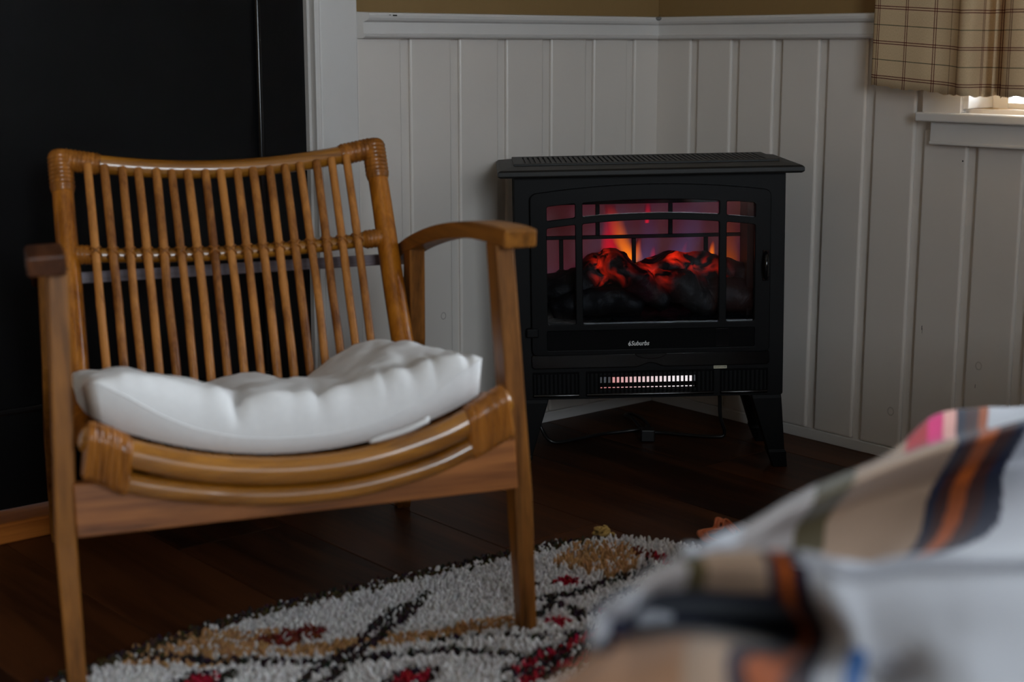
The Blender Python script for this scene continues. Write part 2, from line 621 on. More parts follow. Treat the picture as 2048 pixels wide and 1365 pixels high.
def curtain_mat():
    """woven tan linen with a plaid of wine-red double lines and single green lines; UV is in metres of cloth"""
    mt = bpy.data.materials.new('plaid_linen')
    mt.use_nodes = True
    nt = mt.node_tree
    N = nt.nodes
    b = N['Principled BSDF']
    out = N['Material Output']
    uv = N.new('ShaderNodeUVMap')
    sp = N.new('ShaderNodeSeparateXYZ')
    nt.links.new(uv.outputs['UV'], sp.inputs[0])

    def math_(op, a, b_=None, c=None):
        n = N.new('ShaderNodeMath')
        n.operation = op
        for i, v in enumerate((a, b_, c)):
            if v is None:
                continue
            if isinstance(v, (int, float)):
                n.inputs[i].default_value = v
            else:
                nt.links.new(v, n.inputs[i])
        return n.outputs[0]

    def line(coord, period, at, w):
        f = math_('FRACT', math_('DIVIDE', math_('ADD', coord, 10 * period - at), period))
        d = math_('MULTIPLY', math_('ABSOLUTE', math_('SUBTRACT', f, 0.5)), period)
        return math_('GREATER_THAN', d, period / 2 - w / 2)

    P = 0.0655
    red = math_('MAXIMUM', math_('MAXIMUM', line(sp.outputs['X'], P, 0.012, 0.0015), line(sp.outputs['X'], P, 0.0165, 0.0015)),
                math_('MAXIMUM', line(sp.outputs['Y'], P, 0.020, 0.0015), line(sp.outputs['Y'], P, 0.0245, 0.0015)))
    green = line(sp.outputs['Y'], P, 0.055, 0.0013)
    brown = line(sp.outputs['X'], 4 * P, 0.182, 0.0012)
    ns = N.new('ShaderNodeTexNoise')
    ns.inputs['Scale'].default_value = 1
    mp = N.new('ShaderNodeMapping')
    mp.inputs['Scale'].default_value = (900, 300, 1)
    nt.links.new(uv.outputs['UV'], mp.inputs['Vector'])
    nt.links.new(mp.outputs['Vector'], ns.inputs['Vector'])
    base = N.new('ShaderNodeMix'); base.data_type = 'RGBA'
    base.inputs['A'].default_value = s2l((200, 172, 134))
    base.inputs['B'].default_value = s2l((238, 212, 174))
    nt.links.new(ns.outputs['Fac'], base.inputs['Factor'])

    def over(fac, prev, col):
        mx = N.new('ShaderNodeMix'); mx.data_type = 'RGBA'
        nt.links.new(fac, mx.inputs['Factor'])
        nt.links.new(prev, mx.inputs['A'])
        mx.inputs['B'].default_value = col
        return mx.outputs['Result']

    c = over(green, base.outputs['Result'], s2l((60, 66, 46)))
    c = over(brown, c, s2l((112, 72, 48)))
    c = over(red, c, s2l((96, 26, 30)))
    nt.links.new(c, b.inputs['Base Color'])
    b.inputs['Roughness'].default_value = 0.95
    b.inputs['Specular IOR Level'].default_value = 0.1
    tl = N.new('ShaderNodeBsdfTranslucent')
    nt.links.new(c, tl.inputs['Color'])
    mx = N.new('ShaderNodeMixShader')
    mx.inputs[0].default_value = 0.06
    nt.links.new(b.outputs[0], mx.inputs[1])
    nt.links.new(tl.outputs[0], mx.inputs[2])
    nt.links.new(mx.outputs[0], out.inputs['Surface'])
    return mt


M['curtain'] = curtain_mat()

# ------------------------------------------------------------------ floor
floor = box('floor', ROOM_X - 0.1, 0.1, ROOM_Y - 0.1, 0.1, -0.06, -0.006, M['floor_base'])
structure(floor, 'dark brown laminate plank floor')
PW, PL = 0.2075, 1.28
nx = 0
x = 0.0 + 0.09
col = 0
while x > ROOM_X:
    y = 0.0 - (col * 0.47) % PL + PL
    while y > ROOM_Y:
        y1, y0 = min(y, 0.03), max(y - PL, ROOM_Y)
        x1, x0 = min(x, 0.015), max(x - PW, ROOM_X)
        if y1 - y0 > 0.02 and x1 - x0 > 0.02:
            g = 0.0009
            o = boxes('plank', [(-(x1 - x0) / 2 + g, (x1 - x0) / 2 - g, -(y1 - y0) / 2 + g, (y1 - y0) / 2 - g, -0.006, 0.0)], M['plank'], floor, bev=0.0006)
            o.location = ((x0 + x1) / 2, (y0 + y1) / 2, 0)
        y -= PL
    x -= PW
    col += 1

# ------------------------------------------------------------------ walls
TH = 0.010          # board thickness, face of the boards at the wall plane
GR = 0.021          # groove between two boards
ceiling = box('ceiling', ROOM_X - 0.1, 0.12, ROOM_Y - 0.12, 0.12, ROOM_Z, ROOM_Z + 0.08, M['ceiling'])
structure(ceiling, 'plain off-white ceiling above the room')

wall_left = boxes('wall_left', [(ROOM_X, -1.84, TH, 0.12, 0, ROOM_Z), (-0.905, 0.12, TH, 0.12, 0, ROOM_Z), (-1.84, -0.905, TH, 0.12, 2.062, ROOM_Z)], M['tan_paint'])
structure(wall_left, 'wall with the black door, tan paint above white boards')


def right_specs():
    S = []
    ys = [0.12]
    prev = TH
    for (a0, a1, z0, z1) in OPEN_RIGHT:
        S.append((TH, 0.12, a1, prev, 0, ROOM_Z))
        S.append((TH, 0.12, a0, a1, 0, z0))
        S.append((TH, 0.12, a0, a1, z1, ROOM_Z))
        prev = a0
    S.append((TH, 0.12, ROOM_Y, prev, 0, ROOM_Z))
    return S


wall_right = boxes('wall_right', right_specs(), M['tan_paint'])
structure(wall_right, 'wall with the curtained window, tan paint above white boards')
(ra0, ra1, rz0, rz1) = OPEN_REAR[0]
wall_rear = boxes('wall_rear', [(ROOM_X, ra0, ROOM_Y - 0.12, ROOM_Y, 0, ROOM_Z), (ra1, 0.12, ROOM_Y - 0.12, ROOM_Y, 0, ROOM_Z),
                                (ra0, ra1, ROOM_Y - 0.12, ROOM_Y, 0, rz0), (ra0, ra1, ROOM_Y - 0.12, ROOM_Y, rz1, ROOM_Z)], M['tan_paint'])
structure(wall_rear, 'tan wall behind the viewer with a window')
wall_side = box('wall_side', ROOM_X - 0.12, ROOM_X, ROOM_Y - 0.12, 0.12, 0, ROOM_Z, M['tan_paint'])
structure(wall_side, 'plain tan wall at the far left of the room')

RAIL0, RAIL1 = 0.829, 0.877
BASE = 0.022
# white backing behind the boards of both walls, visible as the groove floor
box('backing_panel', -0.905, 0.0, TH - 0.0015, TH + 0.004, BASE - 0.01, RAIL1 - 0.01, M['white_paint'], wall_left)
box('backing_panel', ROOM_X, -1.84, TH - 0.0015, TH + 0.004, BASE - 0.01, RAIL1 - 0.01, M['white_paint'], wall_left)
boxes('backing_panel', [(TH - 0.0015, TH + 0.004, -0.797, TH, BASE - 0.01, RAIL1 - 0.01), (TH - 0.0015, TH + 0.004, -2.30, -0.797, BASE - 0.01, 0.70),
                        (TH - 0.0015, TH + 0.004, ROOM_Y, -2.30, BASE - 0.01, RAIL1 - 0.01)], M['white_paint'], wall_right)


def board(parent, axis, a0, a1, z0, z1):
    if axis == 0:
        return box('board', a0, a1, 0.0, TH, z0, z1, M['white_paint'], parent, bev=0.0055, seg=4)
    return box('board', 0.0, TH, a0, a1, z0, z1, M['white_paint'], parent, bev=0.0055, seg=4)


# left wall: near (left) edge of each groove
ge = [-(0.0934 + k * 0.12296) for k in range(6)]
edges = [TH - 0.001]
for g in ge:
    board(wall_left, 0, g + GR, edges[-1], BASE, RAIL0 + 0.01)
    edges.append(g)
board(wall_left, 0, -0.814, edges[-1], BASE, RAIL0 + 0.01)
x = -1.93
while x > ROOM_X:
    board(wall_left, 0, max(x - 0.102, ROOM_X), x, BASE, RAIL0 + 0.01)
    x -= 0.123
# right wall
last = TH - 0.001
k = 0
while last > ROOM_Y:
    g = max(-(0.1203 + k * 0.1184), ROOM_Y)
    a0, a1 = min(g + GR, last), last
    mid = (a0 + a1) / 2
    if -0.713 > mid > -2.384:
        board(wall_right, 1, a0, a1, BASE, 0.66)
    elif a1 > -0.713 > a0:
        board(wall_right, 1, a0, a1, BASE, 0.66)
        board(wall_right, 1, -0.713, a1, 0.66, RAIL0 + 0.01)
    elif a1 - a0 > 0.01:
        board(wall_right, 1, a0, a1, BASE, RAIL0 + 0.01)
    last = g
    k += 1


# baseboards, flush with the boards
def base_strip(name, axis, a0, a1, label):
    if axis == 0:
        o = box(name, a0, a1, -0.002, TH, 0.0, BASE, M['white_trim'], None, bev=0.0015)
    else:
        o = box(name, -0.002, TH, a0, a1, 0.0, BASE, M['white_trim'], None, bev=0.0015)
    return structure(o, label)


base_strip('baseboard_left', 0, -0.814, 0.0, 'low white baseboard under the boards beside the door')
base_strip('baseboard_right', 1, ROOM_Y, -0.002, 'low white baseboard along the window wall')


# chair rail: profile swept along the walls
def rail(name, axis, a0, a1, label, return_end=False):
    prof = [(0.0, RAIL0), (-0.012, RAIL0), (-0.0165, RAIL0 + 0.003), (-0.018, RAIL0 + 0.007), (-0.014, RAIL0 + 0.0095), (-0.013, 0.859), (-0.016, 0.8605),
            (-0.021, 0.8625), (-0.024, 0.867), (-0.025, 0.872), (-0.0235, 0.8765), (0.0, RAIL1 + 0.0015), (TH, RAIL1 + 0.0015), (TH, RAIL0)]
    V, F = [], []
    n = len(prof)
    for a, end in ((a0, 0), (a1, 1)):
        for (d, z) in prof:
            aa = a
            if return_end and end == 0:
                aa = a + min(0.0, d) * -0.6
            if not (return_end and end == 0) and end == 1:
                aa = a + min(d, 0)          # mitre in the corner
            V.append((aa, d, z) if axis == 0 else (d, aa, z))
    for i in range(n):
        j = (i + 1) % n
        F.append((i, j, n + j, n + i))
    F.append(tuple(range(n))[::-1])
    F.append(tuple(range(n, 2 * n)))
    bm = bmesh.new()
    vs = [bm.verts.new(v) for v in V]
    for f in F:
        bm.faces.new([vs[i] for i in f])
    return structure(bm_obj(name, bm, M['white_trim']), label)


rail('trim_1', 0, -0.8145, 0.0, 'white moulded chair rail beside the door', True)
rail('trim_2', 1, -0.713, 0.0, 'white moulded chair rail running to the window')
rail('trim_3', 1, ROOM_Y, -2.384, 'white moulded chair rail beyond the window')
# a dab of grey putty where the rails meet
bm = bmesh.new()
bmesh.ops.create_uvsphere(bm, u_segments=12, v_segments=6, radius=1)
bmesh.ops.scale(bm, vec=(0.0105, 0.0105, 0.0042), verts=bm.verts)
bmesh.ops.translate(bm, vec=(-0.0235, -0.0235, 0.8735), verts=bm.verts)
putty = bm_obj('putty_patch', bm, M['brown_scuff'], bpy.data.objects['trim_1'], True)

# door casing
casing = box('trim_4', -0.899, -0.8145, -0.006, TH, 0.0, 2.14, M['white_trim'], None, bev=0.003)
structure(casing, 'white upright door casing at the right of the black door')
casing2 = box('trim_5', -1.93, -1.845, -0.006, TH, 0.0, 2.14, M['white_trim'], None, bev=0.003)
structure(casing2, 'white upright door casing at the left of the black door')
casing3 = box('trim_6', -1.845, -0.899, -0.006, TH, 2.055, 2.14, M['white_trim'], None, bev=0.003)
structure(casing3, 'white door casing over the black door')

# ------------------------------------------------------------------ door
door = empty('door_1', (-1.37, 0.03, 0))
structure(door, 'black painted panel door in a white casing')


def dl(o):       # the door's parts are given in room coordinates
    o.data.transform(Matrix.Translation((1.37, -0.03, 0)))
    return o


dl(boxes('jamb', [(-0.909, -0.8985, -0.004, 0.12, 0.0, 2.055), (-0.915, -0.909, 0.012, 0.12, 0.0, 2.055)], M['white_trim'], door, 0.001))
dl(boxes('jamb', [(-1.845, -1.835, -0.004, 0.12, 0.0, 2.055)], M['white_trim'], door, 0.001))
dl(boxes('head_jamb', [(-1.835, -0.909, -0.004, 0.12, 2.055, 2.065)], M['white_trim'], door, 0.001))
YD = 0.024
dl(boxes('stile', [(-1.008, -0.915, YD, YD + 0.04, 0.036, 2.055)], M['black_door'], door, 0.001))
dl(boxes('stile', [(-1.835, -1.745, YD, YD + 0.04, 0.036, 2.055)], M['black_door'], door, 0.001))
dl(boxes('rail', [(-1.745, -1.008, YD, YD + 0.04, 0.036, 0.20)], M['black_door'], door))
dl(boxes('rail', [(-1.745, -1.008, YD, YD + 0.04, 0.98, 1.10)], M['black_door'], door))
dl(boxes('rail', [(-1.745, -1.008, YD, YD + 0.04, 1.93, 2.055)], M['black_door'], door))
for (z0, z1) in ((0.20, 0.98), (1.10, 1.93)):
    pn = dl(boxes('panel', [(-1.745, -1.008, YD + 0.010, YD + 0.03, z0, z1)], M['black_door'], door))
    for path in ([(-1.012, YD + 0.003, z0), (-1.012, YD + 0.003, z1)], [(-1.741, YD + 0.003, z0), (-1.741, YD + 0.003, z1)],
                 [(-1.741, YD + 0.003, z0 + 0.004), (-1.012, YD + 0.003, z0 + 0.004)], [(-1.741, YD + 0.003, z1 - 0.004), (-1.012, YD + 0.003, z1 - 0.004)]):
        dl(tube('moulding', path, 0.0065, M['black_gloss'], pn, 8))
thr = box('threshold', -1.83, -0.915, -0.052, 0.066, 0.0, 0.035, M['threshold_wood'], None, bev=0.004)
thr.name = 'door_sill'
structure(thr, 'orange-brown wooden door sill under the black door')

# ------------------------------------------------------------------ windows


def window(name, y0, y1, z0, z1, label):
    """opening in the right wall"""
    w = empty(name, (0, (y0 + y1) / 2, z0))
    structure(w, label)
    T = Matrix.Translation((0, -(y0 + y1) / 2, -z0))

    def part(nm, specs, mt, bev=0.0015, parent=w):
        o = boxes(nm, specs, mt, parent, bev)
        o.data.transform(T)
        return o

    J = 0.075
    part('jamb', [(-0.004, J + 0.04, y1 - 0.012, y1, z0, z1)], M['white_trim'])
    part('jamb', [(-0.004, J + 0.04, y0, y0 + 0.012, z0, z1)], M['white_trim'])
    part('head_jamb', [(-0.004, J + 0.04, y0, y1, z1 - 0.012, z1)], M['white_trim'])
    part('casing', [(-0.010, TH, y1, y1 + 0.084, z0 - 0.012, z1)], M['white_trim'])
    part('casing', [(-0.010, TH, y0 - 0.084, y0, z0 - 0.012, z1)], M['white_trim'])
    part('casing', [(-0.010, TH, y0 - 0.084, y1 + 0.084, z1, z1 + 0.085)], M['white_trim'])
    part('stool', [(-0.030, J, y0 - 0.10, y1 + 0.084 + 0.002, z0 - 0.025, z0 - 0.008)], M['white_trim'], 0.003)
    ap = part('apron', [(-0.016, TH, y0 - 0.08, y1 + 0.060, z0 - 0.066, z0 - 0.025)], M['white_trim'], 0.002)
    part('bead', [(-0.019, 0, y0 - 0.08, y1 + 0.0605, z0 - 0.068, z0 - 0.062)], M['white_trim'], 0.002, ap)
    # two sashes, each its own frame with a pane
    zm = (z0 + z1) / 2
    for (a, b, dx) in ((z0 - 0.008, zm + 0.015, 0.0), (zm - 0.015, z1 - 0.012, 0.012)):
        s = part('sash', [(J + dx, J + dx + 0.025, y1 - 0.045, y1 - 0.012, a, b), (J + dx, J + dx + 0.025, y0 + 0.012, y0 + 0.045, a, b),
                          (J + dx, J + dx + 0.025, y0 + 0.045, y1 - 0.045, a, a + 0.018), (J + dx, J + dx + 0.025, y0 + 0.045, y1 - 0.045, b - 0.032, b)], M['white_trim'])
        part('pane', [(J + dx + 0.010, J + dx + 0.014, y0 + 0.045, y1 - 0.045, a + 0.018, b - 0.032)], M['pane'], 0, s)
    return w


window('window_1', *OPEN_RIGHT[0], 'white sash window behind the plaid curtain')
w3 = empty('window_2', ((ra0 + ra1) / 2, ROOM_Y - 0.06, rz0))
structure(w3, 'white window in the wall behind the viewer')
ox, oz = (ra0 + ra1) / 2, rz0
hw, hh = (ra1 - ra0) / 2, rz1 - rz0
fr = boxes('sash', [(-hw, -hw + 0.05, -0.02, 0.02, 0, hh), (hw - 0.05, hw, -0.02, 0.02, 0, hh), (-0.02, 0.02, -0.02, 0.02, 0.05, hh - 0.05),
                    (-hw + 0.05, hw - 0.05, -0.02, 0.02, 0, 0.05), (-hw + 0.05, hw - 0.05, -0.02, 0.02, hh - 0.05, hh)], M['white_trim'], w3)
box('pane', -hw + 0.05, -0.02, -0.003, 0.003, 0.05, hh - 0.05, M['pane'], fr)
box('pane', 0.02, hw - 0.05, -0.003, 0.003, 0.05, hh - 0.05, M['pane'], fr)

# ------------------------------------------------------------------ electric stove
SR, SYAW = 0.018857, R(-38.8935)
stove = empty('electric_stove', (-0.41254, -0.40589, 0), (0, -SR, SYAW))
tag(stove, 'black electric stove heater with glowing logs behind glass in the corner', 'heater')
bpy.context.view_layer.update()
SM = (Matrix.Translation(stove.location) @ stove.rotation_euler.to_matrix().to_4x4())
SMI = SM.inverted()
BXH, BZ0, BZ1, BD = 0.2575, 0.1425, 0.5760, 0.235


def arc(zc, x, k=0.296):
    return zc - k * x * x


def rrect(x0, x1, z0, z1, r=0.004, top=None):
    """rounded outline; top(x) may bend the upper edge"""
    tp = top or (lambda q: z1)
    P = []
    for (cx, a0) in ((x0 + r, 180), (x1 - r, 270)):
        for i in range(5):
            a = R(a0 + i * 22.5)
            P.append((cx + r * math.cos(a), z0 + r + r * math.sin(a)))
    for i in range(5):
        a = R(i * 22.5)
        xx = x1 - r + r * math.cos(a)
        P.append((xx, tp(xx) - r + r * math.sin(a)))
    for i in range(1, 16):
        xx = (x1 - r) + (x0 + r - (x1 - r)) * i / 16
        P.append((xx, tp(xx)))
    for i in range(5):
        a = R(90 + i * 22.5)
        xx = x0 + r + r * math.cos(a)
        P.append((xx, tp(xx) - r + r * math.sin(a)))
    return P


def rrect2(x0, x1, bot, top, r=0.004):
    P = []
    n = 14
    for i in range(n + 1):
        xx = x0 + r + (x1 - x0 - 2 * r) * i / n
        P.append((xx, bot(xx)))
    P.append((x1 - r * 0.3, bot(x1) + r * 0.3))
    P.append((x1, bot(x1) + r))
    P.append((x1, top(x1) - r))
    P.append((x1 - r * 0.3, top(x1) - r * 0.3))
    for i in range(n + 1):
        xx = x1 - r - (x1 - x0 - 2 * r) * i / n
        P.append((xx, top(xx)))
    P.append((x0 + r * 0.3, top(x0) - r * 0.3))
    P.append((x0, top(x0) - r))
    P.append((x0, bot(x0) + r))
    P.append((x0 + r * 0.3, bot(x0) + r * 0.3))
    return P


# shell: sides, back, bottom, top, and the front plate with its opening
boxes('body', [(-BXH, -BXH + 0.006, 0.0, BD, BZ0, BZ1), (BXH - 0.006, BXH, 0.0, BD, BZ0, BZ1), (-BXH + 0.006, BXH - 0.006, BD - 0.006, BD, BZ0, BZ1),
               (-BXH + 0.006, BXH - 0.006, 0.0, BD - 0.006, BZ0, BZ0 + 0.006), (-BXH + 0.006, BXH - 0.006, 0.0, BD - 0.006, BZ1 - 0.006, BZ1)], M['stove_panel'], stove, 0.002)
plate('front_plate', [rrect(-BXH, BXH, BZ0, BZ1, 0.004), rrect(-0.207, 0.207, 0.285, 0.533, 0.004), rrect(-0.099, 0.091, 0.1585, 0.187, 0.001)], 0.006, M['stove_black'], stove, y=-0.004)
# top slab with rounded edge and sloping margin
tops = []
for (dx, y0, y1, z) in ((0.284, -0.026, 0.260, 0.5747), (0.289, -0.030, 0.263, 0.5780), (0.289, -0.030, 0.263, 0.5860), (0.284, -0.026, 0.260, 0.5895), (0.262, 0.035, 0.250, 0.5915)):
    tops.append([(-dx, y0, z), (dx, y0, z), (dx, y1, z), (-dx, y1, z)])
slab = loft_rects('top_slab', tops, M['stove_top'], stove, bev=0.0012)
boxes('grille_plate', [(-0.257, 0.257, 0.054, 0.075, 0.591, 0.5955), (-0.257, 0.257, 0.236, 0.252, 0.591, 0.5955), (-0.257, -0.236, 0.075, 0.236, 0.591, 0.5955), (0.236, 0.257, 0.075, 0.236, 0.591, 0.5955)], M['stove_top'], slab, 0.0012)
rib = None
for i in range(46):
    xx = -0.230 + i * 0.0102
    if rib is None:
        rib = boxes('rib', [(-0.0032, 0.0032, 0.074, 0.237, 0.5905, 0.5952)], M['stove_top'], slab, 0.001)
        o = rib
    else:
        o = rib.copy()
        link(o, slab)
    o.location.x = xx

# door
kA = 0.296
holes = [
    rrect2(-0.1990, -0.1423, lambda q: arc(0.5015, q), lambda q: arc(0.5305, q, 0.26)),
    rrect2(-0.1310, 0.1320, lambda q: arc(0.5020, q), lambda q: arc(0.5305, q, 0.27)),
    rrect2(0.1435, 0.2005, lambda q: arc(0.5015, q), lambda q: arc(0.5305, q, 0.26)),
    rrect2(-0.1995, -0.1423, lambda q: 0.2900, lambda q: arc(0.4918, q, 0.33)),
    rrect2(-0.1315, 0.1320, lambda q: 0.2895, lambda q: arc(0.4920, q, 0.35)),
    rrect2(0.1435, 0.2005, lambda q: 0.2900, lambda q: arc(0.4918, q, 0.33)),
    rrect(-0.2010, 0.2010, 0.2398, 0.2800, 0.004)]
door_s = plate('stove_door', [rrect(-0.2280, 0.2280, 0.2320, 0.5416, 0.010, lambda q: arc(0.5572, q))] + holes, 0.012, M['stove_door'], stove, y=-0.015, bev=0.0014)
plate('inset_panel', [rrect(-0.2012, 0.2012, 0.2396, 0.2802, 0.004)], 0.006, M['stove_panel'], door_s, y=-0.0125, bev=0.0004)
plate('receiver_window', [rrect(0.1255, 0.1500, 0.2422, 0.2772, 0.001)], 0.002, M['gloss_black'], door_s, y=-0.0138, bev=0.0003)
box('glass_pane', -0.206, 0.206, -0.006, -0.004, 0.286, 0.5315, M['stove_glass'], door_s)
tx = text_mesh('logo_lettering', 'Suburbs', 0.0118, M['logo'], door_s, (-0.0385, -0.0130, 0.2474), shear=0.28, offset=0.00012)
bbx = [v.co.x for v in tx.data.vertices]
fx = (-0.0029 + 0.0383) / max(1e-6, max(bbx) - min(bbx))
tx.data.transform(Matrix.Translation((-0.0383, 0, 0)) @ Matrix.Diagonal((fx, 1, 1.05, 1)) @ Matrix.Translation((-min(bbx), 0, -0.0128)))
flame_pts = [(0.0, 0.0), (0.0016, 0.0006), (0.0024, 0.0022), (0.0021, 0.0042), (0.0011, 0.0058), (0.0013, 0.0098), (-0.0002, 0.0074), (-0.0010, 0.0048), (-0.0020, 0.0062), (-0.0024, 0.0034), (-0.0018, 0.0010)]
flame_in = [(0.0001, 0.0016), (0.0010, 0.0026), (0.0006, 0.0040), (-0.0004, 0.0046), (-0.0009, 0.0028)]
plate('logo_flame', [[(-0.0412 + a, 0.2468 + b) for a, b in flame_pts], [(-0.0412 + a, 0.2468 + b) for a, b in flame_in]], 0.0006, M['logo'], door_s, y=-0.0131, bev=0.0001)
zt = [v.co.z for v in tx.data.vertices]
tx.data.transform(Matrix.Translation((0, 0, 0.2474 - min(zt))))
# hinges at the left, handle at the right
for hz in (0.2678, 0.448):
    box('hinge', -0.2395, -0.2165, -0.019, -0.004, hz, hz + 0.017, M['stove_black'], door_s, 0.002)
tube('handle', catmull([(0.2195, -0.016, 0.4240), (0.2185, -0.028, 0.4150), (0.2180, -0.032, 0.3985), (0.2190, -0.028, 0.3820), (0.2205, -0.016, 0.3730)], 5), lambda f, s: 0.0035 + 0.0015 * math.sin(math.pi * f), M['gloss_black'], door_s, 10)
box('handle_plate', 0.2140, 0.2260, -0.0175, -0.015, 0.3690, 0.4288, M['gloss_black'], door_s, 0.001)
# drop tab under the door, flap with a bump
tabp = [(0.0295 * math.cos(a), 0.2325 + 0.0105 * math.sin(a)) for a in [math.pi + math.pi * i / 16 for i in range(17)]]
plate('pull_tab', [tabp], 0.010, M['stove_gloss'], stove, y=-0.014, bev=0.0016)


def flap_bottom(q):
    b = 0.2055
    if abs(q) < 0.031:
        b += 0.0080 * 0.5 * (1 + math.cos(math.pi * q / 0.031))
    return b


pts = []
for i in range(81):
    q = -0.225 + 0.45 * i / 80
    pts.append((q, flap_bottom(q)))
pts += [(0.2285, 0.2085), (0.2290, 0.2270), (0.2270, 0.2295), (-0.2270, 0.2295), (-0.2290, 0.2270), (-0.2285, 0.2085)]
plate('control_flap', [pts], 0.007, M['stove_gloss'], stove, y=-0.0095, bev=0.0018)
# lower grille: three louvred sections with a rolled lip under each
for (a, b) in ((-0.2288, -0.1385), (-0.1254, 0.1239), (0.1359, 0.2288)):
    boxes('grille_frame', [(a, b, -0.0065, -0.003, 0.1925, 0.1960), (a, a + 0.003, -0.0065, -0.003, 0.153, 0.1925), (b - 0.003, b, -0.0065, -0.003, 0.153, 0.1925)], M['stove_panel'], stove, 0.0008)
    specs = []
    n = int((b - a - 0.008) / 0.0081)
    for i in range(n):
        xx = a + 0.004 + (i + 0.5) * (b - a - 0.008) / n
        specs.append((xx - 0.0016, xx + 0.0016, -0.0062, -0.0034, 0.1535, 0.1925))
    tag(boxes('louvre', specs, M['stove_panel'], stove), kind='stuff')
    tube('grille_lip', [(a + 0.002, -0.0075, 0.1500), (b - 0.002, -0.0075, 0.1500)], 0.0034, M['stove_gloss'], stove, 10)
# added glowing bars stand in for reflections between the louvres
ve = box('heater_tray', -0.105, 0.100, 0.004, 0.05, 0.150, 0.193, M['stove_panel'], stove)
he = box('vent_glint_bar', -0.0770, 0.0830, -0.0012, 0.0005, 0.1722, 0.1830, M['heater'], stove, 0.0003)
box('heater_reflector', -0.0975, -0.0775, -0.0012, 0.0005, 0.1722, 0.1838, M['fin_metal'], stove)
box('heater_reflector', 0.0835, 0.0880, -0.0012, 0.0005, 0.1722, 0.1840, M['fin_metal'], stove)
box('vent_glint_line', -0.0970, 0.0850, -0.0012, 0.0005, 0.1618, 0.1632, M['heater'], stove)
# cream warning sticker
st = plate('warning_sticker', [rrect(0.1231, 0.1486, 0.1967, 0.2022, 0.0005)], 0.0005, M['sticker'], stove, y=-0.0075 - 0.0004 + 0.0034, bev=0.0001)
tt = text_mesh('sticker_lettering', 'DO NOT COVER', 0.0034, M['ink'], st, (0.0, 0.0, 0.0), depth=0.0001, offset=0.00006)
bx_ = [v.co.x for v in tt.data.vertices]
bz_ = [v.co.z for v in tt.data.vertices]
tt.data.transform(Matrix.Translation((0.1243, -0.0048, 0.1983)) @ Matrix.Diagonal((0.0231 / (max(bx_) - min(bx_)), 1, 0.0025 / (max(bz_) - min(bz_)), 1)) @ Matrix.Translation((-min(bx_), 0, -min(bz_))))


# legs
def stove_leg(sx, front):
    yb = 0.0 if front else 0.175
    rings = []
    for (xi, xo, y0, y1, z) in ((0.198, 0.2560, 0.000, 0.052, 0.1425), (0.200, 0.2570, -0.001, 0.050, 0.134), (0.2320, 0.2640, -0.004, 0.034, 0.029), (0.2312, 0.2665, -0.006, 0.036, 0.028),
                                (0.2320, 0.2672, -0.006, 0.036, 0.0225), (0.2335, 0.2670, -0.006, 0.035, 0.020), (0.2430, 0.2692, -0.006, 0.032, 0.0045)):
        if not front:
            y0, y1 = 0.05 - y1 , 0.05 - y0
        rings.append([(sx * xi, yb + y0, z), (sx * xo, yb + y0, z), (sx * xo, yb + y1, z), (sx * xi, yb + y1, z)])
    # reach the floor on either side of the slightly leaning stove
    zf = -SR * sx * 0.256
    last = rings.pop()
    rings.append([(a, b, zf + 0.0003) for (a, b, c) in last])
    return loft_rects('leg', rings, M['stove_black'], stove, bev=0.0015)


for sx in (-1, 1):
    stove_leg(sx, True)
    stove_leg(sx, False)

# firebox: lined box, lit screen of bricks behind a dark joint grid, logs, flames
FB = boxes('firebox', [(-0.245, -0.205, 0.004, 0.135, 0.27, 0.545), (0.205, 0.245, 0.004, 0.135, 0.27, 0.545), (-0.205, 0.205, 0.004, 0.135, 0.265, 0.285), (-0.205, 0.205, 0.004, 0.135, 0.54, 0.55), (-0.205, 0.205, 0.122, 0.135, 0.285, 0.54)], M['stove_panel'], stove)
JH, JV = 0.0072, 0.0082
rows = [(0.352, 0.4402, [-0.205, -0.1646, -0.0201, 0.1234, 0.192]), (0.4474, 0.509, [-0.205, -0.0917, 0.0527, 0.192])]
for (z0, z1, xs) in rows:
    for a, b in zip(xs[:-1], xs[1:]):
        o = box('brick', a + (JV / 2 if a > -0.2 else 0), b - (JV / 2 if b < 0.19 else 0), 0.114, 0.122, z0, z1, M['screen'], FB, 0.0006)
# joints stand a little proud of the bricks
js = [(-0.205, 0.192, 0.108, 0.122, 0.4402, 0.4474), (-0.205, 0.192, 0.108, 0.122, 0.509, 0.516)]
for (z0, z1, xs) in rows:
    for a in xs[1:-1]:
        js.append((a - JV / 2, a + JV / 2, 0.108, 0.122, z0, z1))
boxes('brick_joints', js, M['stove_black'], FB, 0.001)
boxes('side_lining', [(0.192, 0.205, 0.03, 0.122, 0.285, 0.54)], M['stove_black'], FB)


def flame(pts, widths, mt, y):
    """flat licking blade of light on the screen: centre line (x, z) and widths"""
    path = catmull([(a, y, b) for a, b in pts], 8)
    n = len(path)
    V, F, U = [], [], []
    for i, c in enumerate(path):
        f = i / (n - 1)
        q = f * (len(widths) - 1)
        k = min(int(q), len(widths) - 2)
        w = widths[k] + (widths[k + 1] - widths[k]) * (q - k)
        for j in range(5):
            u = j / 4
            V.append((c.x + (u - 0.5) * w, c.y, c.z))
            U.append((u, f))
    for i in range(n - 1):
        for j in range(4):
            F.append((i * 5 + j, i * 5 + j + 1, (i + 1) * 5 + j + 1, (i + 1) * 5 + j))
    return mesh_obj('flame', V, F, mt, FB, True, U)


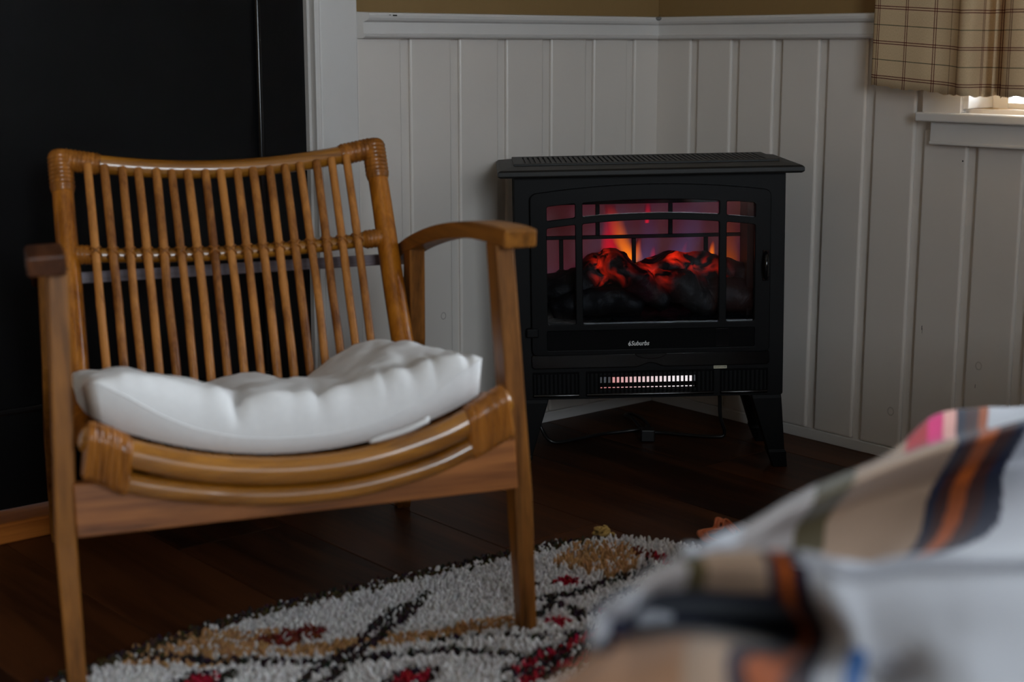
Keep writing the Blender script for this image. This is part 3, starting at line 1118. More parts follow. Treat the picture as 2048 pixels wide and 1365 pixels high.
yF = 0.1125
flame([(-0.018, 0.392), (-0.034, 0.415), (-0.047, 0.441), (-0.056, 0.475), (-0.067, 0.508)], [0.034, 0.036, 0.040, 0.036, 0.022], M['flame_o'], yF)
flame([(-0.010, 0.395), (-0.012, 0.418), (-0.008, 0.440)], [0.024, 0.016, 0.008], M['flame_o'], yF - 0.0006)
flame([(0.017, 0.398), (0.018, 0.412), (0.020, 0.424)], [0.016, 0.012, 0.006], M['flame_r'], yF - 0.0006)
flame([(0.1345, 0.392), (0.136, 0.416), (0.138, 0.432)], [0.016, 0.012, 0.006], M['flame_o'], yF - 0.0006)
flame([(0.076, 0.402), (0.081, 0.418), (0.086, 0.432)], [0.014, 0.010, 0.005], M['flame_r'], yF - 0.0006)
flame([(-0.060, 0.392), (-0.068, 0.430), (-0.066, 0.470), (-0.070, 0.508)], [0.050, 0.040, 0.034, 0.026], M['flame_r'], yF - 0.0012)
flame([(0.006, 0.470), (0.008, 0.492), (0.008, 0.513)], [0.010, 0.014, 0.010], M['flame_r'], yF - 0.0018)
flame([(0.000, 0.392), (0.012, 0.440), (0.004, 0.510)], [0.06, 0.05, 0.04], M['flame_v'], yF - 0.0022)
flame([(0.070, 0.400), (0.090, 0.450), (0.105, 0.512)], [0.07, 0.07, 0.06], M['flame_v'], yF - 0.0022)
flame([(0.168, 0.390), (0.168, 0.430), (0.168, 0.500)], [0.05, 0.044, 0.04], M['flame_d'], yF - 0.0003)


def log(pts, r, glow_pts, seed):
    """lumpy charred log; vertices near glow_pts carry the embers"""
    path = catmull(pts, 8)
    V, F = tube_data(path, lambda f, s: r * (0.75 + 0.3 * math.sin(math.pi * min(1, max(0, f)))), 20, True)
    V2 = []
    for v in V:
        n = noise.noise(v * 22 + Vector((seed, 0, 0))) * 0.35 + noise.noise(v * 60 + Vector((seed, 3, 0))) * 0.18
        c = min(path, key=lambda q: (q - v).length)
        V2.append(c + (v - c) * (1 + n))
    o = mesh_obj('log', V2, F, M['log'], FB, True)
    at = o.data.color_attributes.new('Col', 'FLOAT_COLOR', 'POINT')
    for i, v in enumerate(V2):
        g = 0.0
        for (gx, gz, gr, gs) in glow_pts:
            d = math.hypot(v.x - gx, v.z - gz) / (gr * 0.8)
            g = max(g, gs * math.exp(-d * d))
        at.data[i].color = (g, g, g, 1)
    return o


glow = [(-0.098, 0.400, 0.014, 1.6), (-0.090, 0.378, 0.012, 1.4), (-0.087, 0.362, 0.009, 1.0), (-0.083, 0.418, 0.009, 1.3), (-0.06, 0.395, 0.03, 0.35), (0.000, 0.397, 0.014, 1.3), (0.012, 0.385, 0.012, 0.8), (0.055, 0.404, 0.017, 1.6), (0.085, 0.400, 0.020, 1.2), (0.115, 0.392, 0.02, 0.6), (0.03, 0.375, 0.02, 0.35), (0.14, 0.385, 0.02, 0.3)]
log([(-0.200, 0.075, 0.345), (-0.140, 0.070, 0.352), (-0.100, 0.065, 0.375), (-0.070, 0.065, 0.392), (-0.045, 0.07, 0.380)], 0.036, glow, 1)
log([(-0.088, 0.050, 0.398), (-0.050, 0.045, 0.385), (-0.010, 0.040, 0.355), (0.030, 0.035, 0.325)], 0.030, glow, 5)
log([(-0.010, 0.075, 0.378), (0.045, 0.075, 0.388), (0.100, 0.072, 0.380), (0.165, 0.075, 0.372), (0.200, 0.078, 0.365)], 0.030, glow, 9)
log([(0.020, 0.045, 0.365), (0.070, 0.045, 0.352), (0.105, 0.040, 0.325), (0.120, 0.035, 0.310)], 0.032, glow, 13)
log([(-0.180, 0.040, 0.312), (-0.120, 0.040, 0.325), (-0.070, 0.038, 0.330), (-0.020, 0.040, 0.315)], 0.028, [], 17)
log([(0.110, 0.05, 0.330), (0.160, 0.05, 0.335), (0.200, 0.05, 0.330)], 0.034, [], 21)
# bumpy coal bed
nx_, ny_ = 60, 16
V, F = [], []
for j in range(ny_):
    for i in range(nx_):
        xx = -0.205 + 0.41 * i / (nx_ - 1)
        yy = 0.004 + 0.10 * j / (ny_ - 1)
        V.append((xx, yy, 0.291 + 0.012 * j / ny_ + 0.010 * abs(noise.noise(Vector((xx * 60, yy * 60, 2))))))
for j in range(ny_ - 1):
    for i in range(nx_ - 1):
        F.append((j * nx_ + i, j * nx_ + i + 1, (j + 1) * nx_ + i + 1, (j + 1) * nx_ + i))
mesh_obj('coal_bed', V, F, M['coal'], FB, True)

# mains cord lying under the stove, with its tied loop and plug
cp_w = [(-0.170, -0.330, 0.150), (-0.152, -0.345, 0.11), (-0.150, -0.350, 0.05), (-0.138, -0.352, 0.012), (-0.155, -0.335, 0.0045), (-0.209, -0.248, 0.0045), (-0.232, -0.210, 0.006), (-0.205, -0.145, 0.016),
        (-0.183, -0.100, 0.012), (-0.160, -0.095, 0.010), (-0.180, -0.150, 0.012), (-0.227, -0.213, 0.013), (-0.270, -0.190, 0.007), (-0.321, -0.168, 0.0045), (-0.390, -0.165, 0.0045), (-0.442, -0.150, 0.0045), (-0.452, -0.125, 0.03), (-0.460, -0.110, 0.08), (-0.462, -0.105, 0.150)]
cord = tube('power_cord', [SMI @ v for v in catmull(cp_w, 10)], 0.0040, M['cord'], stove, 8)
tail = catmull([(-0.229, -0.212, 0.014), (-0.240, -0.222, 0.010), (-0.252, -0.234, 0.009)], 6)
tube('cord_tie', [SMI @ v for v in tail], 0.0042, M['cord'], cord, 8)
plug = loft_rects('plug', [[SMI @ Vector(q) for q in r] for r in (
    [(-0.244, -0.240, 0.001), (-0.258, -0.228, 0.001), (-0.258, -0.228, 0.018), (-0.244, -0.240, 0.018)],
    [(-0.252, -0.256, 0.001), (-0.274, -0.237, 0.001), (-0.274, -0.237, 0.026), (-0.252, -0.256, 0.026)],
    [(-0.272, -0.279, 0.001), (-0.293, -0.260, 0.001), (-0.293, -0.260, 0.026), (-0.272, -0.279, 0.026)])], M['cord'], cord, bev=0.002)

# ------------------------------------------------------------------ rattan armchair
CRL = 0.01455
chair = empty('rattan_armchair', (-1.45465, -0.81279, 0), (0, -CRL, R(-21.0182)))
tag(chair, 'low rattan and teak armchair with slatted back and a white cushion', 'chair')
BY, BZ, LEAN = 0.613, 0.644, 0.466


def back_pt(xx, z, off=0.0):
    """a point on the leaning back at height z; off moves it forward (towards the sitter)"""
    y = BY - LEAN * (BZ - z)
    k = 1 / math.hypot(1, LEAN)
    return Vector((xx, y - off * k, z + off * k * LEAN * 1.0))


# side poles: back post bending into the seat side
def side_path(sx):
    pts = [back_pt(0.253, 0.640), back_pt(0.254, 0.560), back_pt(0.2545, 0.460), back_pt(0.256, 0.370), Vector((0.257, 0.458, 0.315)), Vector((0.257, 0.425, 0.275)), Vector((0.256, 0.360, 0.262)),
           Vector((0.256, 0.220, 0.285)), Vector((0.256, 0.080, 0.318)), Vector((0.256, 0.005, 0.333))]
    return catmull([Vector((sx * q.x, q.y, q.z)) for q in pts], 8)


for sx in (-1, 1):
    tube('side_pole', side_path(sx), lambda f, s: 0.0162 + 0.003 * min(1, f * 2), M['rattan'], chair, 16)


# top rail, sagging between the posts
def top_z(xx):
    return 0.6185 + 0.025 * (xx / 0.253) ** 2


def mid_z(xx):
    return 0.489 + 0.0105 * (xx / 0.24) ** 2


tr = tube('top_rail', [back_pt(-0.253 + 0.506 * i / 40, top_z(-0.253 + 0.506 * i / 40)) for i in range(41)], 0.0150, M['rattan_x'], chair, 16)
mr = tube('middle_rail', [back_pt(-0.252 + 0.504 * i / 40, mid_z(-0.252 + 0.504 * i / 40)) for i in range(41)], 0.0115, M['rattan_x'], chair, 14)


def ridged(base, pitch=0.0068, amp=0.0013):
    return lambda f, s: base + amp * abs(math.sin(math.pi * s / pitch)) * (1 if 0.02 < f < 0.98 else 0)


def fine(path, step=0.0009):
    out = []
    path = [Vector(q) for q in path]
    for a, b in zip(path[:-1], path[1:]):
        n = max(1, int((b - a).length / step))
        out += [a.lerp(b, i / n) for i in range(n)]
    out.append(path[-1])
    return out


for sx in (-1, 1):
    # cane binding around the top corners, on the post and on the rail
    p0 = [back_pt(sx * 0.2535, 0.648), back_pt(sx * 0.2535, 0.596)]
    p1 = [back_pt(sx * (0.249 - 0.052 * i / 6), top_z(0.249 - 0.052 * i / 6)) for i in range(7)]
    merge('corner_binding', [tube_data(fine(p0), ridged(0.0185), 16), tube_data(fine(p1), ridged(0.0168), 16)], M['binding'], chair)
    p2 = [back_pt(sx * (0.244 - 0.026 * i / 4), mid_z(0.244 - 0.026 * i / 4)) for i in range(5)]
    merge('rail_binding', [tube_data(fine(p2), ridged(0.0145), 14)], M['binding'], chair)

# slats: from the top rail down the back, then forward under the cushion
NS = 17
sf = lambda xx: (xx / 0.25) ** 2
for i in range(NS):
    xx = -0.2140 + 0.4145 * i / (NS - 1)
    j = (rng.random() - 0.5) * 0.003
    zt_ = top_z(xx) - 0.009
    sag = 0.285 - 0.015 * (1 - sf(xx))
    pts = [back_pt(xx + j, zt_, 0.0175), back_pt(xx + j * 0.5, 0.56, 0.019), back_pt(xx, mid_z(xx), 0.0195), back_pt(xx - j, 0.42, 0.018), back_pt(xx, 0.34, 0.016),
           Vector((xx, 0.432, sag + 0.01)), Vector((xx, 0.390, sag - 0.022)), Vector((xx, 0.20, 0.262 + 0.035 * sf(xx) - 0.012)), Vector((xx, 0.02, 0.278 + 0.055 * sf(xx)))]
    path = catmull(pts, 6)
    nodes = [0.10 + 0.2 * rng.random(), 0.42 + 0.1 * rng.random()]
    rr = 0.0069 + 0.0006 * (rng.random() - 0.5)
    sl = tube('slat', path, lambda f, s, rr=rr, nodes=nodes: rr + sum(0.0006 * math.exp(-((f - q) / 0.006) ** 2) for q in nodes), M['slat'], chair, 10)
    # crossed cane tie at the middle rail
    c = back_pt(xx, mid_z(xx), 0.0195)
    parts = []
    dirv = (back_pt(0, 0.6) - back_pt(0, 0.5)).normalized()
    nv = back_pt(0, 0.5, 0.01) - back_pt(0, 0.5)
    nv.normalize()
    for s2 in (-1, 1):
        loop = []
        for a in range(9):
            t = math.pi * (a / 8)
            loop.append(c + Vector((1, 0, 0)) * (0.0082 * math.cos(t)) + nv * (0.0082 * math.sin(t)) + dirv * (s2 * 0.0062 * math.cos(t)))
        loop = [loop[0] - nv * 0.014] + loop + [loop[-1] - nv * 0.014]
        parts.append(tube_data(loop, 0.0014, 6, False))
    merge('tie', parts, M['binding'], sl)

# seat front: two bowed poles bound together at both ends
up_pts = [(-0.272, -0.01, 0.345), (-0.249, -0.01, 0.336), (-0.218, -0.01, 0.319), (-0.137, -0.01, 0.294), (-0.052, -0.01, 0.280), (0.029, -0.01, 0.277), (0.099, -0.01, 0.284), (0.170, -0.01, 0.301), (0.213, -0.01, 0.317), (0.250, -0.01, 0.335), (0.268, -0.01, 0.344)]
lo_pts = [(-0.270, -0.012, 0.310), (-0.251, -0.012, 0.301), (-0.220, -0.012, 0.284), (-0.138, -0.012, 0.263), (-0.053, -0.012, 0.2495), (0.028, -0.012, 0.2465), (0.098, -0.012, 0.2525), (0.169, -0.012, 0.267), (0.220, -0.012, 0.286), (0.250, -0.012, 0.300), (0.268, -0.012, 0.309)]
U_, L_ = catmull(up_pts, 6), catmull([(a, b, c - 0.0018) for a, b, c in lo_pts], 6)
tube('front_pole', U_, lambda f, s: 0.0184 + 0.0008 * math.exp(-((f - 0.52) / 0.008) ** 2), M['rattan_x'], chair, 18)
tube('front_pole', L_, lambda f, s: 0.0132 + 0.0009 * math.exp(-((f - 0.30) / 0.008) ** 2), M['rattan_x'], chair, 16)


def stadium_wrap(name, x0, x1, n):
    """cane wound around both poles: oblong rings with ridges"""
    V, F = [], []
    seg = 24
    rings = 0
    for i in range(n + 1):
        xx = x0 + (x1 - x0) * i / n
        cu_ = min(U_, key=lambda q: abs(q.x - xx))
        cl_ = min(L_, key=lambda q: abs(q.x - xx))
        # direction across the two poles
        d = Vector((0, 0, 1))
        tilt = (0.42 if xx > 0 else -0.42) * 0.6
        side = Vector((0, -1, 0))
        f = i / n
        endf = min(1, 6 * min(f, 1 - f) + 0.55)
        rid = 0.0012 * abs(math.sin(i * math.pi / 7.5))
        ru, rl = (0.0205 + rid) * endf, (0.0155 + rid) * endf
        for k in range(seg):
            a = 2 * math.pi * k / seg
            ca, sa = math.cos(a), math.sin(a)
            base_c, r = (Vector((xx, -0.011, cu_.z)), ru) if sa >= 0 else (Vector((xx, -0.012, cl_.z)), rl)
            zz = base_c.z + r * sa
            V.append((base_c.x - tilt * (zz - (cu_.z + cl_.z) / 2) * 0.6, base_c.y - r * ca, zz))
        rings += 1
    for i in range(rings - 1):
        for k in range(seg):
            k2 = (k + 1) % seg
            F.append((i * seg + k, i * seg + k2, (i + 1) * seg + k2, (i + 1) * seg + k))
    F.append(tuple(range(seg)))
    F.append(tuple((rings - 1) * seg + k for k in range(seg))[::-1])
    bm = bmesh.new()
    vs = [bm.verts.new(v) for v in V]
    for f in F:
        bm.faces.new([vs[i] for i in f])
    return bm_obj(name, bm, M['binding'], chair, True)


stadium_wrap('front_binding', -0.279, -0.222, 60)
stadium_wrap('front_binding', 0.214, 0.276, 60)


# teak frame
def leg(pts, mat, zfoot=None):
    """pts: list of (xc, yc, z, wx, wy)"""
    rings = []
    for (xc, yc, z, wx, wy) in pts:
        rings.append([(xc - wx / 2, yc - wy / 2, z), (xc + wx / 2, yc - wy / 2, z), (xc + wx / 2, yc + wy / 2, z), (xc - wx / 2, yc + wy / 2, z)])
    return loft_rects('leg', rings, mat, chair, bev=0.0025)


for sx in (-1, 1):
    # front legs: front face runs y = 0.045 at the arm to 0 at the floor
    zf = 0.0007 if sx > 0 else 0.0095
    leg([(sx * 0.3045, 0.000 + 0.014, zf, 0.0232, 0.028), (sx * 0.3050, 0.018 + 0.020, 0.20, 0.0262, 0.040), (sx * 0.2990, 0.026 + 0.025, 0.33, 0.0262, 0.050), (sx * 0.2905, 0.042 + 0.022, 0.547, 0.0262, 0.044)], M['teak_z'])
    # rear legs lean backwards to the floor
    zr = -CRL * sx * 0.297
    leg([(sx * 0.297, 0.660, zr + 0.001, 0.024, 0.028), (sx * 0.297, 0.578, 0.20, 0.026, 0.044), (sx * 0.293, 0.530, 0.33, 0.026, 0.046), (sx * 0.290, 0.506, 0.485, 0.026, 0.040)], M['teak_z'])
    # arm: bent plank
    top = [(0.625, 0.462), (0.604, 0.469), (0.521, 0.498), (0.436, 0.521), (0.356, 0.5385), (0.282, 0.551), (0.212, 0.5605), (0.161, 0.566), (0.094, 0.5695), (0.040, 0.5710), (0.012, 0.5700)]
    path = catmull([(0, a, b) for a, b in top], 5)
    rings = []
    for i, q in enumerate(path):
        f = i / (len(path) - 1)
        th = 0.022 + 0.004 * f
        wi = 0.2735 + (0.2810 - 0.2735) * f
        wo = 0.3080 + (0.3270 - 0.3080) * min(1, f * 1.3)
        tg = (path[min(i + 1, len(path) - 1)] - path[max(i - 1, 0)]).normalized()
        nrm = Vector((0, -tg.z, tg.y))
        if nrm.z < 0:
            nrm = -nrm
        lo_ = q - nrm * th
        if i == len(path) - 1:
            lo_ = q + Vector((0, 0.004, -th))
        rings.append([(sx * wi, q.y, q.z), (sx * wo, q.y, q.z - 0.001), (sx * wo, lo_.y, lo_.z), (sx * wi, lo_.y, lo_.z)])
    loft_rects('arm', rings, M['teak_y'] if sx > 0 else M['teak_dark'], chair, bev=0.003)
    # side stretcher under the seat
    loft_rects('side_stretcher', [[(sx * 0.286, 0.05, 0.215), (sx * 0.304, 0.05, 0.215), (sx * 0.304, 0.05, 0.262), (sx * 0.286, 0.05, 0.262)],
                                  [(sx * 0.284, 0.56, 0.19), (sx * 0.302, 0.56, 0.19), (sx * 0.302, 0.56, 0.235), (sx * 0.284, 0.56, 0.235)]], M['teak_y'], chair, bev=0.002)
# front apron
loft_rects('front_apron', [[(-0.292, 0.004, 0.214), (-0.292, 0.024, 0.214), (-0.292, 0.030, 0.281), (-0.292, 0.014, 0.281)],
                           [(0.292, 0.004, 0.214), (0.292, 0.024, 0.214), (0.292, 0.030, 0.281), (0.292, 0.014, 0.281)]], M['teak_x'], chair, bev=0.002)
loft_rects('rear_apron', [[(-0.284, 0.555, 0.19), (-0.284, 0.572, 0.19), (-0.284, 0.560, 0.235), (-0.284, 0.543, 0.235)],
                          [(0.284, 0.555, 0.19), (0.284, 0.572, 0.19), (0.284, 0.560, 0.235), (0.284, 0.543, 0.235)]], M['teak_x'], chair, bev=0.002)
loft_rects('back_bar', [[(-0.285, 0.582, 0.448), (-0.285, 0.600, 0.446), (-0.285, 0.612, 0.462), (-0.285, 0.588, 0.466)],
                        [(0.285, 0.582, 0.448), (0.285, 0.600, 0.446), (0.285, 0.612, 0.462), (0.285, 0.588, 0.466)]], M['teak_sheen'], chair, bev=0.0015)
bm = bmesh.new()
bmesh.ops.create_cone(bm, cap_ends=True, segments=16, radius1=0.010, radius2=0.008, depth=0.004)
bmesh.ops.translate(bm, vec=(-0.297, 0.648, 0.0068), verts=bm.verts)
bm_obj('glide', bm, M['steel'], chair, True)

# ------------------------------------------------------------------ seat cushion
cushion = None


def seat_z(xx, yy):
    """upper surface of the sling of slats and poles"""
    f = min(1, max(0, yy / 0.42))
    front = 0.2985 + 0.058 * (xx / 0.25) ** 2
    mid = 0.268 + 0.050 * (xx / 0.25) ** 2
    rear = 0.268 + 0.030 * (xx / 0.25) ** 2
    a = front * (1 - f) ** 2 + 2 * mid * f * (1 - f) + rear * f * f
    return a - 0.001


def build_cushion():
    NU, NV = 150, 100
    V = []
    idx = {}

    def surf(u, v, side):
        # u,v in [-1,1]; squarish outline with soft corners
        xx = u * 0.264 - 0.008
        yy = 0.202 + v * 0.210
        d = min((1 - abs(u)) * 0.264, (1 - abs(v)) * 0.210)
        du, dv = (1 - abs(u)) * 0.264, (1 - abs(v)) * 0.210
        rr = 0.038
        ru = 0.085 if u < 0 else 0.060
        fu = math.sqrt(max(0, 1 - (1 - min(du / ru, 1)) ** 2))
        fv = math.sqrt(max(0, 1 - (1 - min(dv / rr, 1)) ** 2))
        inner = fu * fv
        n1 = noise.noise(Vector((u * 2.1, v * 2.1, 4.2)))
        n2 = noise.noise(Vector((u * 5.5, v * 3.0, 1.7)))
        n3 = noise.noise(Vector((u * 14, v * 9.0, 3.1)))
        fold = 0
        # creases running back from the front edge
        for (c, w, a, ln) in ((-0.30, 0.028, -0.017, 0.60), (-0.40, 0.06, 0.006, 0.5), (-0.14, 0.07, 0.005, 0.6), (-0.02, 0.016, -0.004, 0.3), (0.10, 0.026, -0.009, 0.6), (0.19, 0.05, 0.003, 0.4), (0.44, 0.020, -0.005, 0.45), (0.58, 0.036, -0.006, 0.7), (0.70, 0.016, -0.004, 0.5), (0.87, 0.022, -0.006, 0.5)):
            t = (u - c - 0.12 * (v + 1)) / w
            fold += a * math.exp(-t * t) * math.exp(-((v + 1) / ln) ** 2)
        sv = min(1, max(0, (v + 0.5) / 1.4))
        th = 0.080 - 0.026 * sv * sv * (3 - 2 * sv) + 0.011 * n1 + 0.007 * n2 + 0.0024 * n3 + fold
        th += 0.004 * math.exp(-((u + 0.50) / 0.32) ** 2 - ((v + 0.75) / 0.6) ** 2)        # plump left front
        th -= 0.006 * math.exp(-((u - 0.80) / 0.25) ** 2 - ((v + 0.7) / 0.5) ** 2)
        th += 0.030 * math.exp(-((u - 0.66) / 0.24) ** 2 - ((v - 0.55) / 0.40) ** 2)       # raised right rear
        th -= 0.018 * math.exp(-((u - 0.26) / 0.14) ** 2 - ((v - 0.8) / 0.6) ** 2)
        th -= 0.014 * math.exp(-((u + 0.30) / 0.10) ** 2 - ((v - 0.3) / 0.9) ** 2)
        th += 0.008 * math.exp(-((u + 0.02) / 0.18) ** 2 - ((v - 0.75) / 0.35) ** 2)
        th += 0.010 * math.exp(-((u + 0.62) / 0.22) ** 2 - ((v - 0.1) / 0.5) ** 2)
        z0 = seat_z(xx, yy)
        if side:
            z = z0 + 0.022 + (th - 0.022) * inner
        else:
            z = z0 + 0.002 * (1 - inner)
        if u < -0.85:
            z += 0.006 * ((-u - 0.85) / 0.15)
        return Vector((xx, yy, z))

    def warp(t):
        # cluster samples towards the rim
        return math.copysign(1 - (1 - abs(t)) ** 2.2, t)

    top, bot = {}, {}
    for j in range(NV + 1):
        for i in range(NU + 1):
            u, v = warp(2 * i / NU - 1), warp(2 * j / NV - 1)
            # soft corners
            k = 1 - 0.06 * (abs(u) * abs(v)) ** 6
            V.append(surf(u * k, v * k, True))
            top[i, j] = len(V) - 1
    for j in range(NV + 1):
        for i in range(NU + 1):
            if i in (0, NU) or j in (0, NV):
                pass
            u, v = warp(2 * i / NU - 1), warp(2 * j / NV - 1)
            k = 1 - 0.06 * (abs(u) * abs(v)) ** 6
            q = surf(u * k * 0.985, v * k * 0.985, False)
            V.append(q)
            bot[i, j] = len(V) - 1
    F = []
    for j in range(NV):
        for i in range(NU):
            F.append((top[i, j], top[i + 1, j], top[i + 1, j + 1], top[i, j + 1]))
            F.append((bot[i, j], bot[i, j + 1], bot[i + 1, j + 1], bot[i + 1, j]))
    ring = [(i, 0) for i in range(NU)] + [(NU, j) for j in range(NV)] + [(i, NV) for i in range(NU, 0, -1)] + [(0, j) for j in range(NV, 0, -1)]
    rimpath = []
    for a, b in zip(ring, ring[1:] + ring[:1]):
        F.append((top[b], top[a], bot[a], bot[b]))
    for a in ring:
        rimpath.append(V[top[a]].copy())
    # small gathers along the seams
    return V, F, rimpath


cV, cF, rim = build_cushion()
cushion = empty('seat_cushion', chair.location, chair.rotation_euler)
tag(cushion, 'crumpled white cotton cushion on the seat of the rattan armchair', 'cushion')
pad = mesh_obj('pad', cV, cF, M['cotton'], cushion, True)
tube('seam_piping', rim + rim[:1], 0.0009, M['cotton'], pad, 6, False)
# loose cotton tie hanging over the front pole
tie = []
for i in range(14):
    f = i / 13
    xx = 0.162 - 0.080 * f
    z = 0.2975 + 0.058 * (xx / 0.25) ** 2 + 0.0015 + 0.006 * (1 - f)
    tie.append(Vector((xx, -0.017 - 0.004 * math.sin(f * 5), z)))
V, F = [], []
for i, q in enumerate(tie):
    w = 0.0052 * min(1, (len(tie) - 1 - i) * 0.35 + 0.4)
    V += [q + Vector((0, 0.0006, w)), q + Vector((0, -0.0022, 0)), q + Vector((0, 0.0006, -w)), q + Vector((0, 0.002, 0))]
for i in range(len(tie) - 1):
    for k in range(4):
        a, b = i * 4 + k, i * 4 + (k + 1) % 4
        F.append((a, b, b + 4, a + 4))
F.append((3, 2, 1, 0))
F.append(tuple(len(V) - 4 + k for k in range(4)))
mesh_obj('tie_strap', V, F, M['cotton'], cushion, True)

# ------------------------------------------------------------------ shaggy rug
RUG = [(-1.93, -0.72), (-1.731, -0.648), (-1.572, -0.617), (-1.433, -0.611), (-1.265, -0.619), (-1.126, -0.634), (-0.934, -0.652), (-0.873, -0.668), (-0.834, -0.686), (-0.800, -0.735), (-0.763, -0.790), (-0.740, -0.843),
       (-0.72, -1.0), (-0.71, -1.40), (-0.85, -1.45), (-1.85, -1.62), (-1.97, -1.52), (-1.99, -1.0)]


def inside(pts, poly):
    xs, ys = pts[:, 0], pts[:, 1]
    r = np.zeros(len(pts), bool)
    n = len(poly)
    for i in range(n):
        x1, y1 = poly[i]
        x2, y2 = poly[(i + 1) % n]
        c = ((y1 > ys) != (y2 > ys)) & (xs < (x2 - x1) * (ys - y1) / ((y2 - y1) + 1e-12) + x1)
        r ^= c
    return r


def seg_dist(pts, line):
    d = np.full(len(pts), 9.0)
    for (a, b) in zip(line[:-1], line[1:]):
        a, b = np.array(a), np.array(b)
        ab = b - a
        t = np.clip(((pts - a) @ ab) / (ab @ ab + 1e-12), 0, 1)
        d = np.minimum(d, np.linalg.norm(pts - (a + t[:, None] * ab), axis=1))
    return d


rug = empty('shag_rug', (-1.35, -1.2, 0))
tag(rug, 'shaggy off-white wool rug with dark and red pattern under the armchair', 'rug')
back = bmesh.new()
vs0 = [back.verts.new((a + 1.35, b + 1.2, 0.0005)) for a, b in RUG]
vs1 = [back.verts.new((a + 1.35, b + 1.2, 0.0045)) for a, b in RUG]
back.faces.new(vs0[::-1])
back.faces.new(vs1)
for i in range(len(RUG)):
    j = (i + 1) % len(RUG)
    back.faces.new((vs0[i], vs0[j], vs1[j], vs1[i]))
bm_obj('backing', back, M['rug_back'], rug)

cell = 0.0054
gx, gy = np.meshgrid(np.arange(-2.0, -0.68, cell), np.arange(-1.83, -0.60, cell))
P = np.stack([gx.ravel(), gy.ravel()], 1)
P += (rng.random(P.shape) - 0.5) * cell * 1.1
P = P[inside(P, RUG)]
# no pile right under the chair's front feet
_c, _s = math.cos(R(-21.0182)), math.sin(R(-21.0182))
for lx in (-0.3045, 0.3045):
    fx_, fy_ = -1.45465 + _c * lx - _s * 0.014, -0.81279 + _s * lx + _c * 0.014
    q_ = P - np.array([fx_, fy_])
    lx_, ly_ = q_ @ np.array([_c, _s]), q_ @ np.array([-_s, _c])
    P = P[~((np.abs(lx_) < 0.0150) & (np.abs(ly_) < 0.0175))]
nT = len(P)
W_ = np.array(s2l((220, 217, 217))[:3]); DK = np.array(s2l((54, 45, 45))[:3]); RD = np.array(s2l((168, 32, 52))[:3])
TN = np.array(s2l((186, 142, 98))[:3]); BR = np.array(s2l((118, 52, 38))[:3]); OL = np.array(s2l((74, 60, 42))[:3])
C = np.tile(W_, (nT, 1))
wob = P + np.stack([np.array([noise.noise(Vector((q[0] * 14, q[1] * 14, 0))) for q in P]), np.array([noise.noise(Vector((q[0] * 14, q[1] * 14, 7))) for q in P])], 1) * 0.010


def paint_poly(poly, c, soft=0.85):
    m_ = inside(wob, poly) & (rng.random(nT) < soft)
    C[m_] = c


def paint_line(line, w, c, soft=0.92):
    m_ = (seg_dist(wob, line) < w / 2) & (rng.random(nT) < soft)
    C[m_] = c


edge_d = seg_dist(P, RUG + RUG[:1])
paint_poly([(-1.70, -0.62), (-1.58, -0.60), (-1.49, -0.66), (-1.44, -0.70), (-1.50, -0.775), (-1.586, -0.742), (-1.66, -0.682)], TN, 0.8)
paint_poly([(-1.49, -0.755), (-1.387, -0.790), (-1.281, -0.832), (-1.163, -0.862), (-1.17, -0.897), (-1.285, -0.878), (-1.391, -0.836), (-1.475, -0.800)], TN)
paint_poly([(-1.494, -0.712), (-1.448, -0.705), (-1.406, -0.715), (-1.380, -0.743), (-1.424, -0.768), (-1.47, -0.755)], BR)
paint_poly([(-0.975, -0.747), (-0.88, -0.70), (-0.825, -0.755), (-0.87, -0.832), (-0.95, -0.850), (-0.970, -0.80)], TN, 0.8)
paint_line([(-1.204, -0.723), (-1.291, -0.780), (-1.376, -0.828), (-1.492, -0.888), (-1.62, -0.95)], 0.016, DK)
paint_line([(-1.240, -0.728), (-1.330, -0.780), (-1.410, -0.822), (-1.520, -0.870), (-1.65, -0.92)], 0.014, DK)
paint_line([(-1.64, -0.665), (-1.555, -0.745), (-1.483, -0.815), (-1.392, -0.872), (-1.303, -0.910), (-1.233, -1.012), (-1.15, -1.10)], 0.018, DK)
paint_line([(-1.303, -0.867), (-1.248, -0.897), (-1.176, -0.950), (-1.10, -1.0)], 0.012, DK, 0.7)
for (cx, cy, r1) in ((-1.398, -0.953, 0.030), (-1.612, -0.790, 0.034), (-1.50, -1.04, 0.036), (-1.25, -1.17, 0.04), (-1.70, -0.98, 0.036), (-1.05, -1.28, 0.04), (-1.5, -1.35, 0.045)):
    paint_poly([(cx - r1 * 1.7, cy), (cx, cy - r1 * 1.3), (cx + r1 * 1.7, cy), (cx, cy + r1 * 1.3)], DK)
    paint_poly([(cx - r1, cy), (cx, cy - r1 * 0.8), (cx + r1, cy), (cx, cy + r1 * 0.8)], RD, 0.95)
for ln in ([(-1.28, -1.02), (-1.206, -1.005), (-1.134, -0.997), (-1.0, -0.978)], [(-1.36, -1.065), (-1.265, -1.053), (-1.197, -1.046), (-1.05, -1.030)]):
    paint_line(ln, 0.036, DK, 0.85)
    paint_line(ln, 0.016, RD, 0.75)
paint_line([(-1.110, -0.838), (-1.04, -0.858), (-0.957, -0.859), (-0.86, -0.850)], 0.020, DK)
paint_line([(-1.138, -0.896), (-1.080, -0.868), (-1.075, -0.911), (-1.084, -0.942), (-1.027, -0.913), (-0.95, -0.90)], 0.015, DK)
paint_line([(-1.10, -0.80), (-1.05, -0.790), (-0.99, -0.83)], 0.010, DK, 0.6)
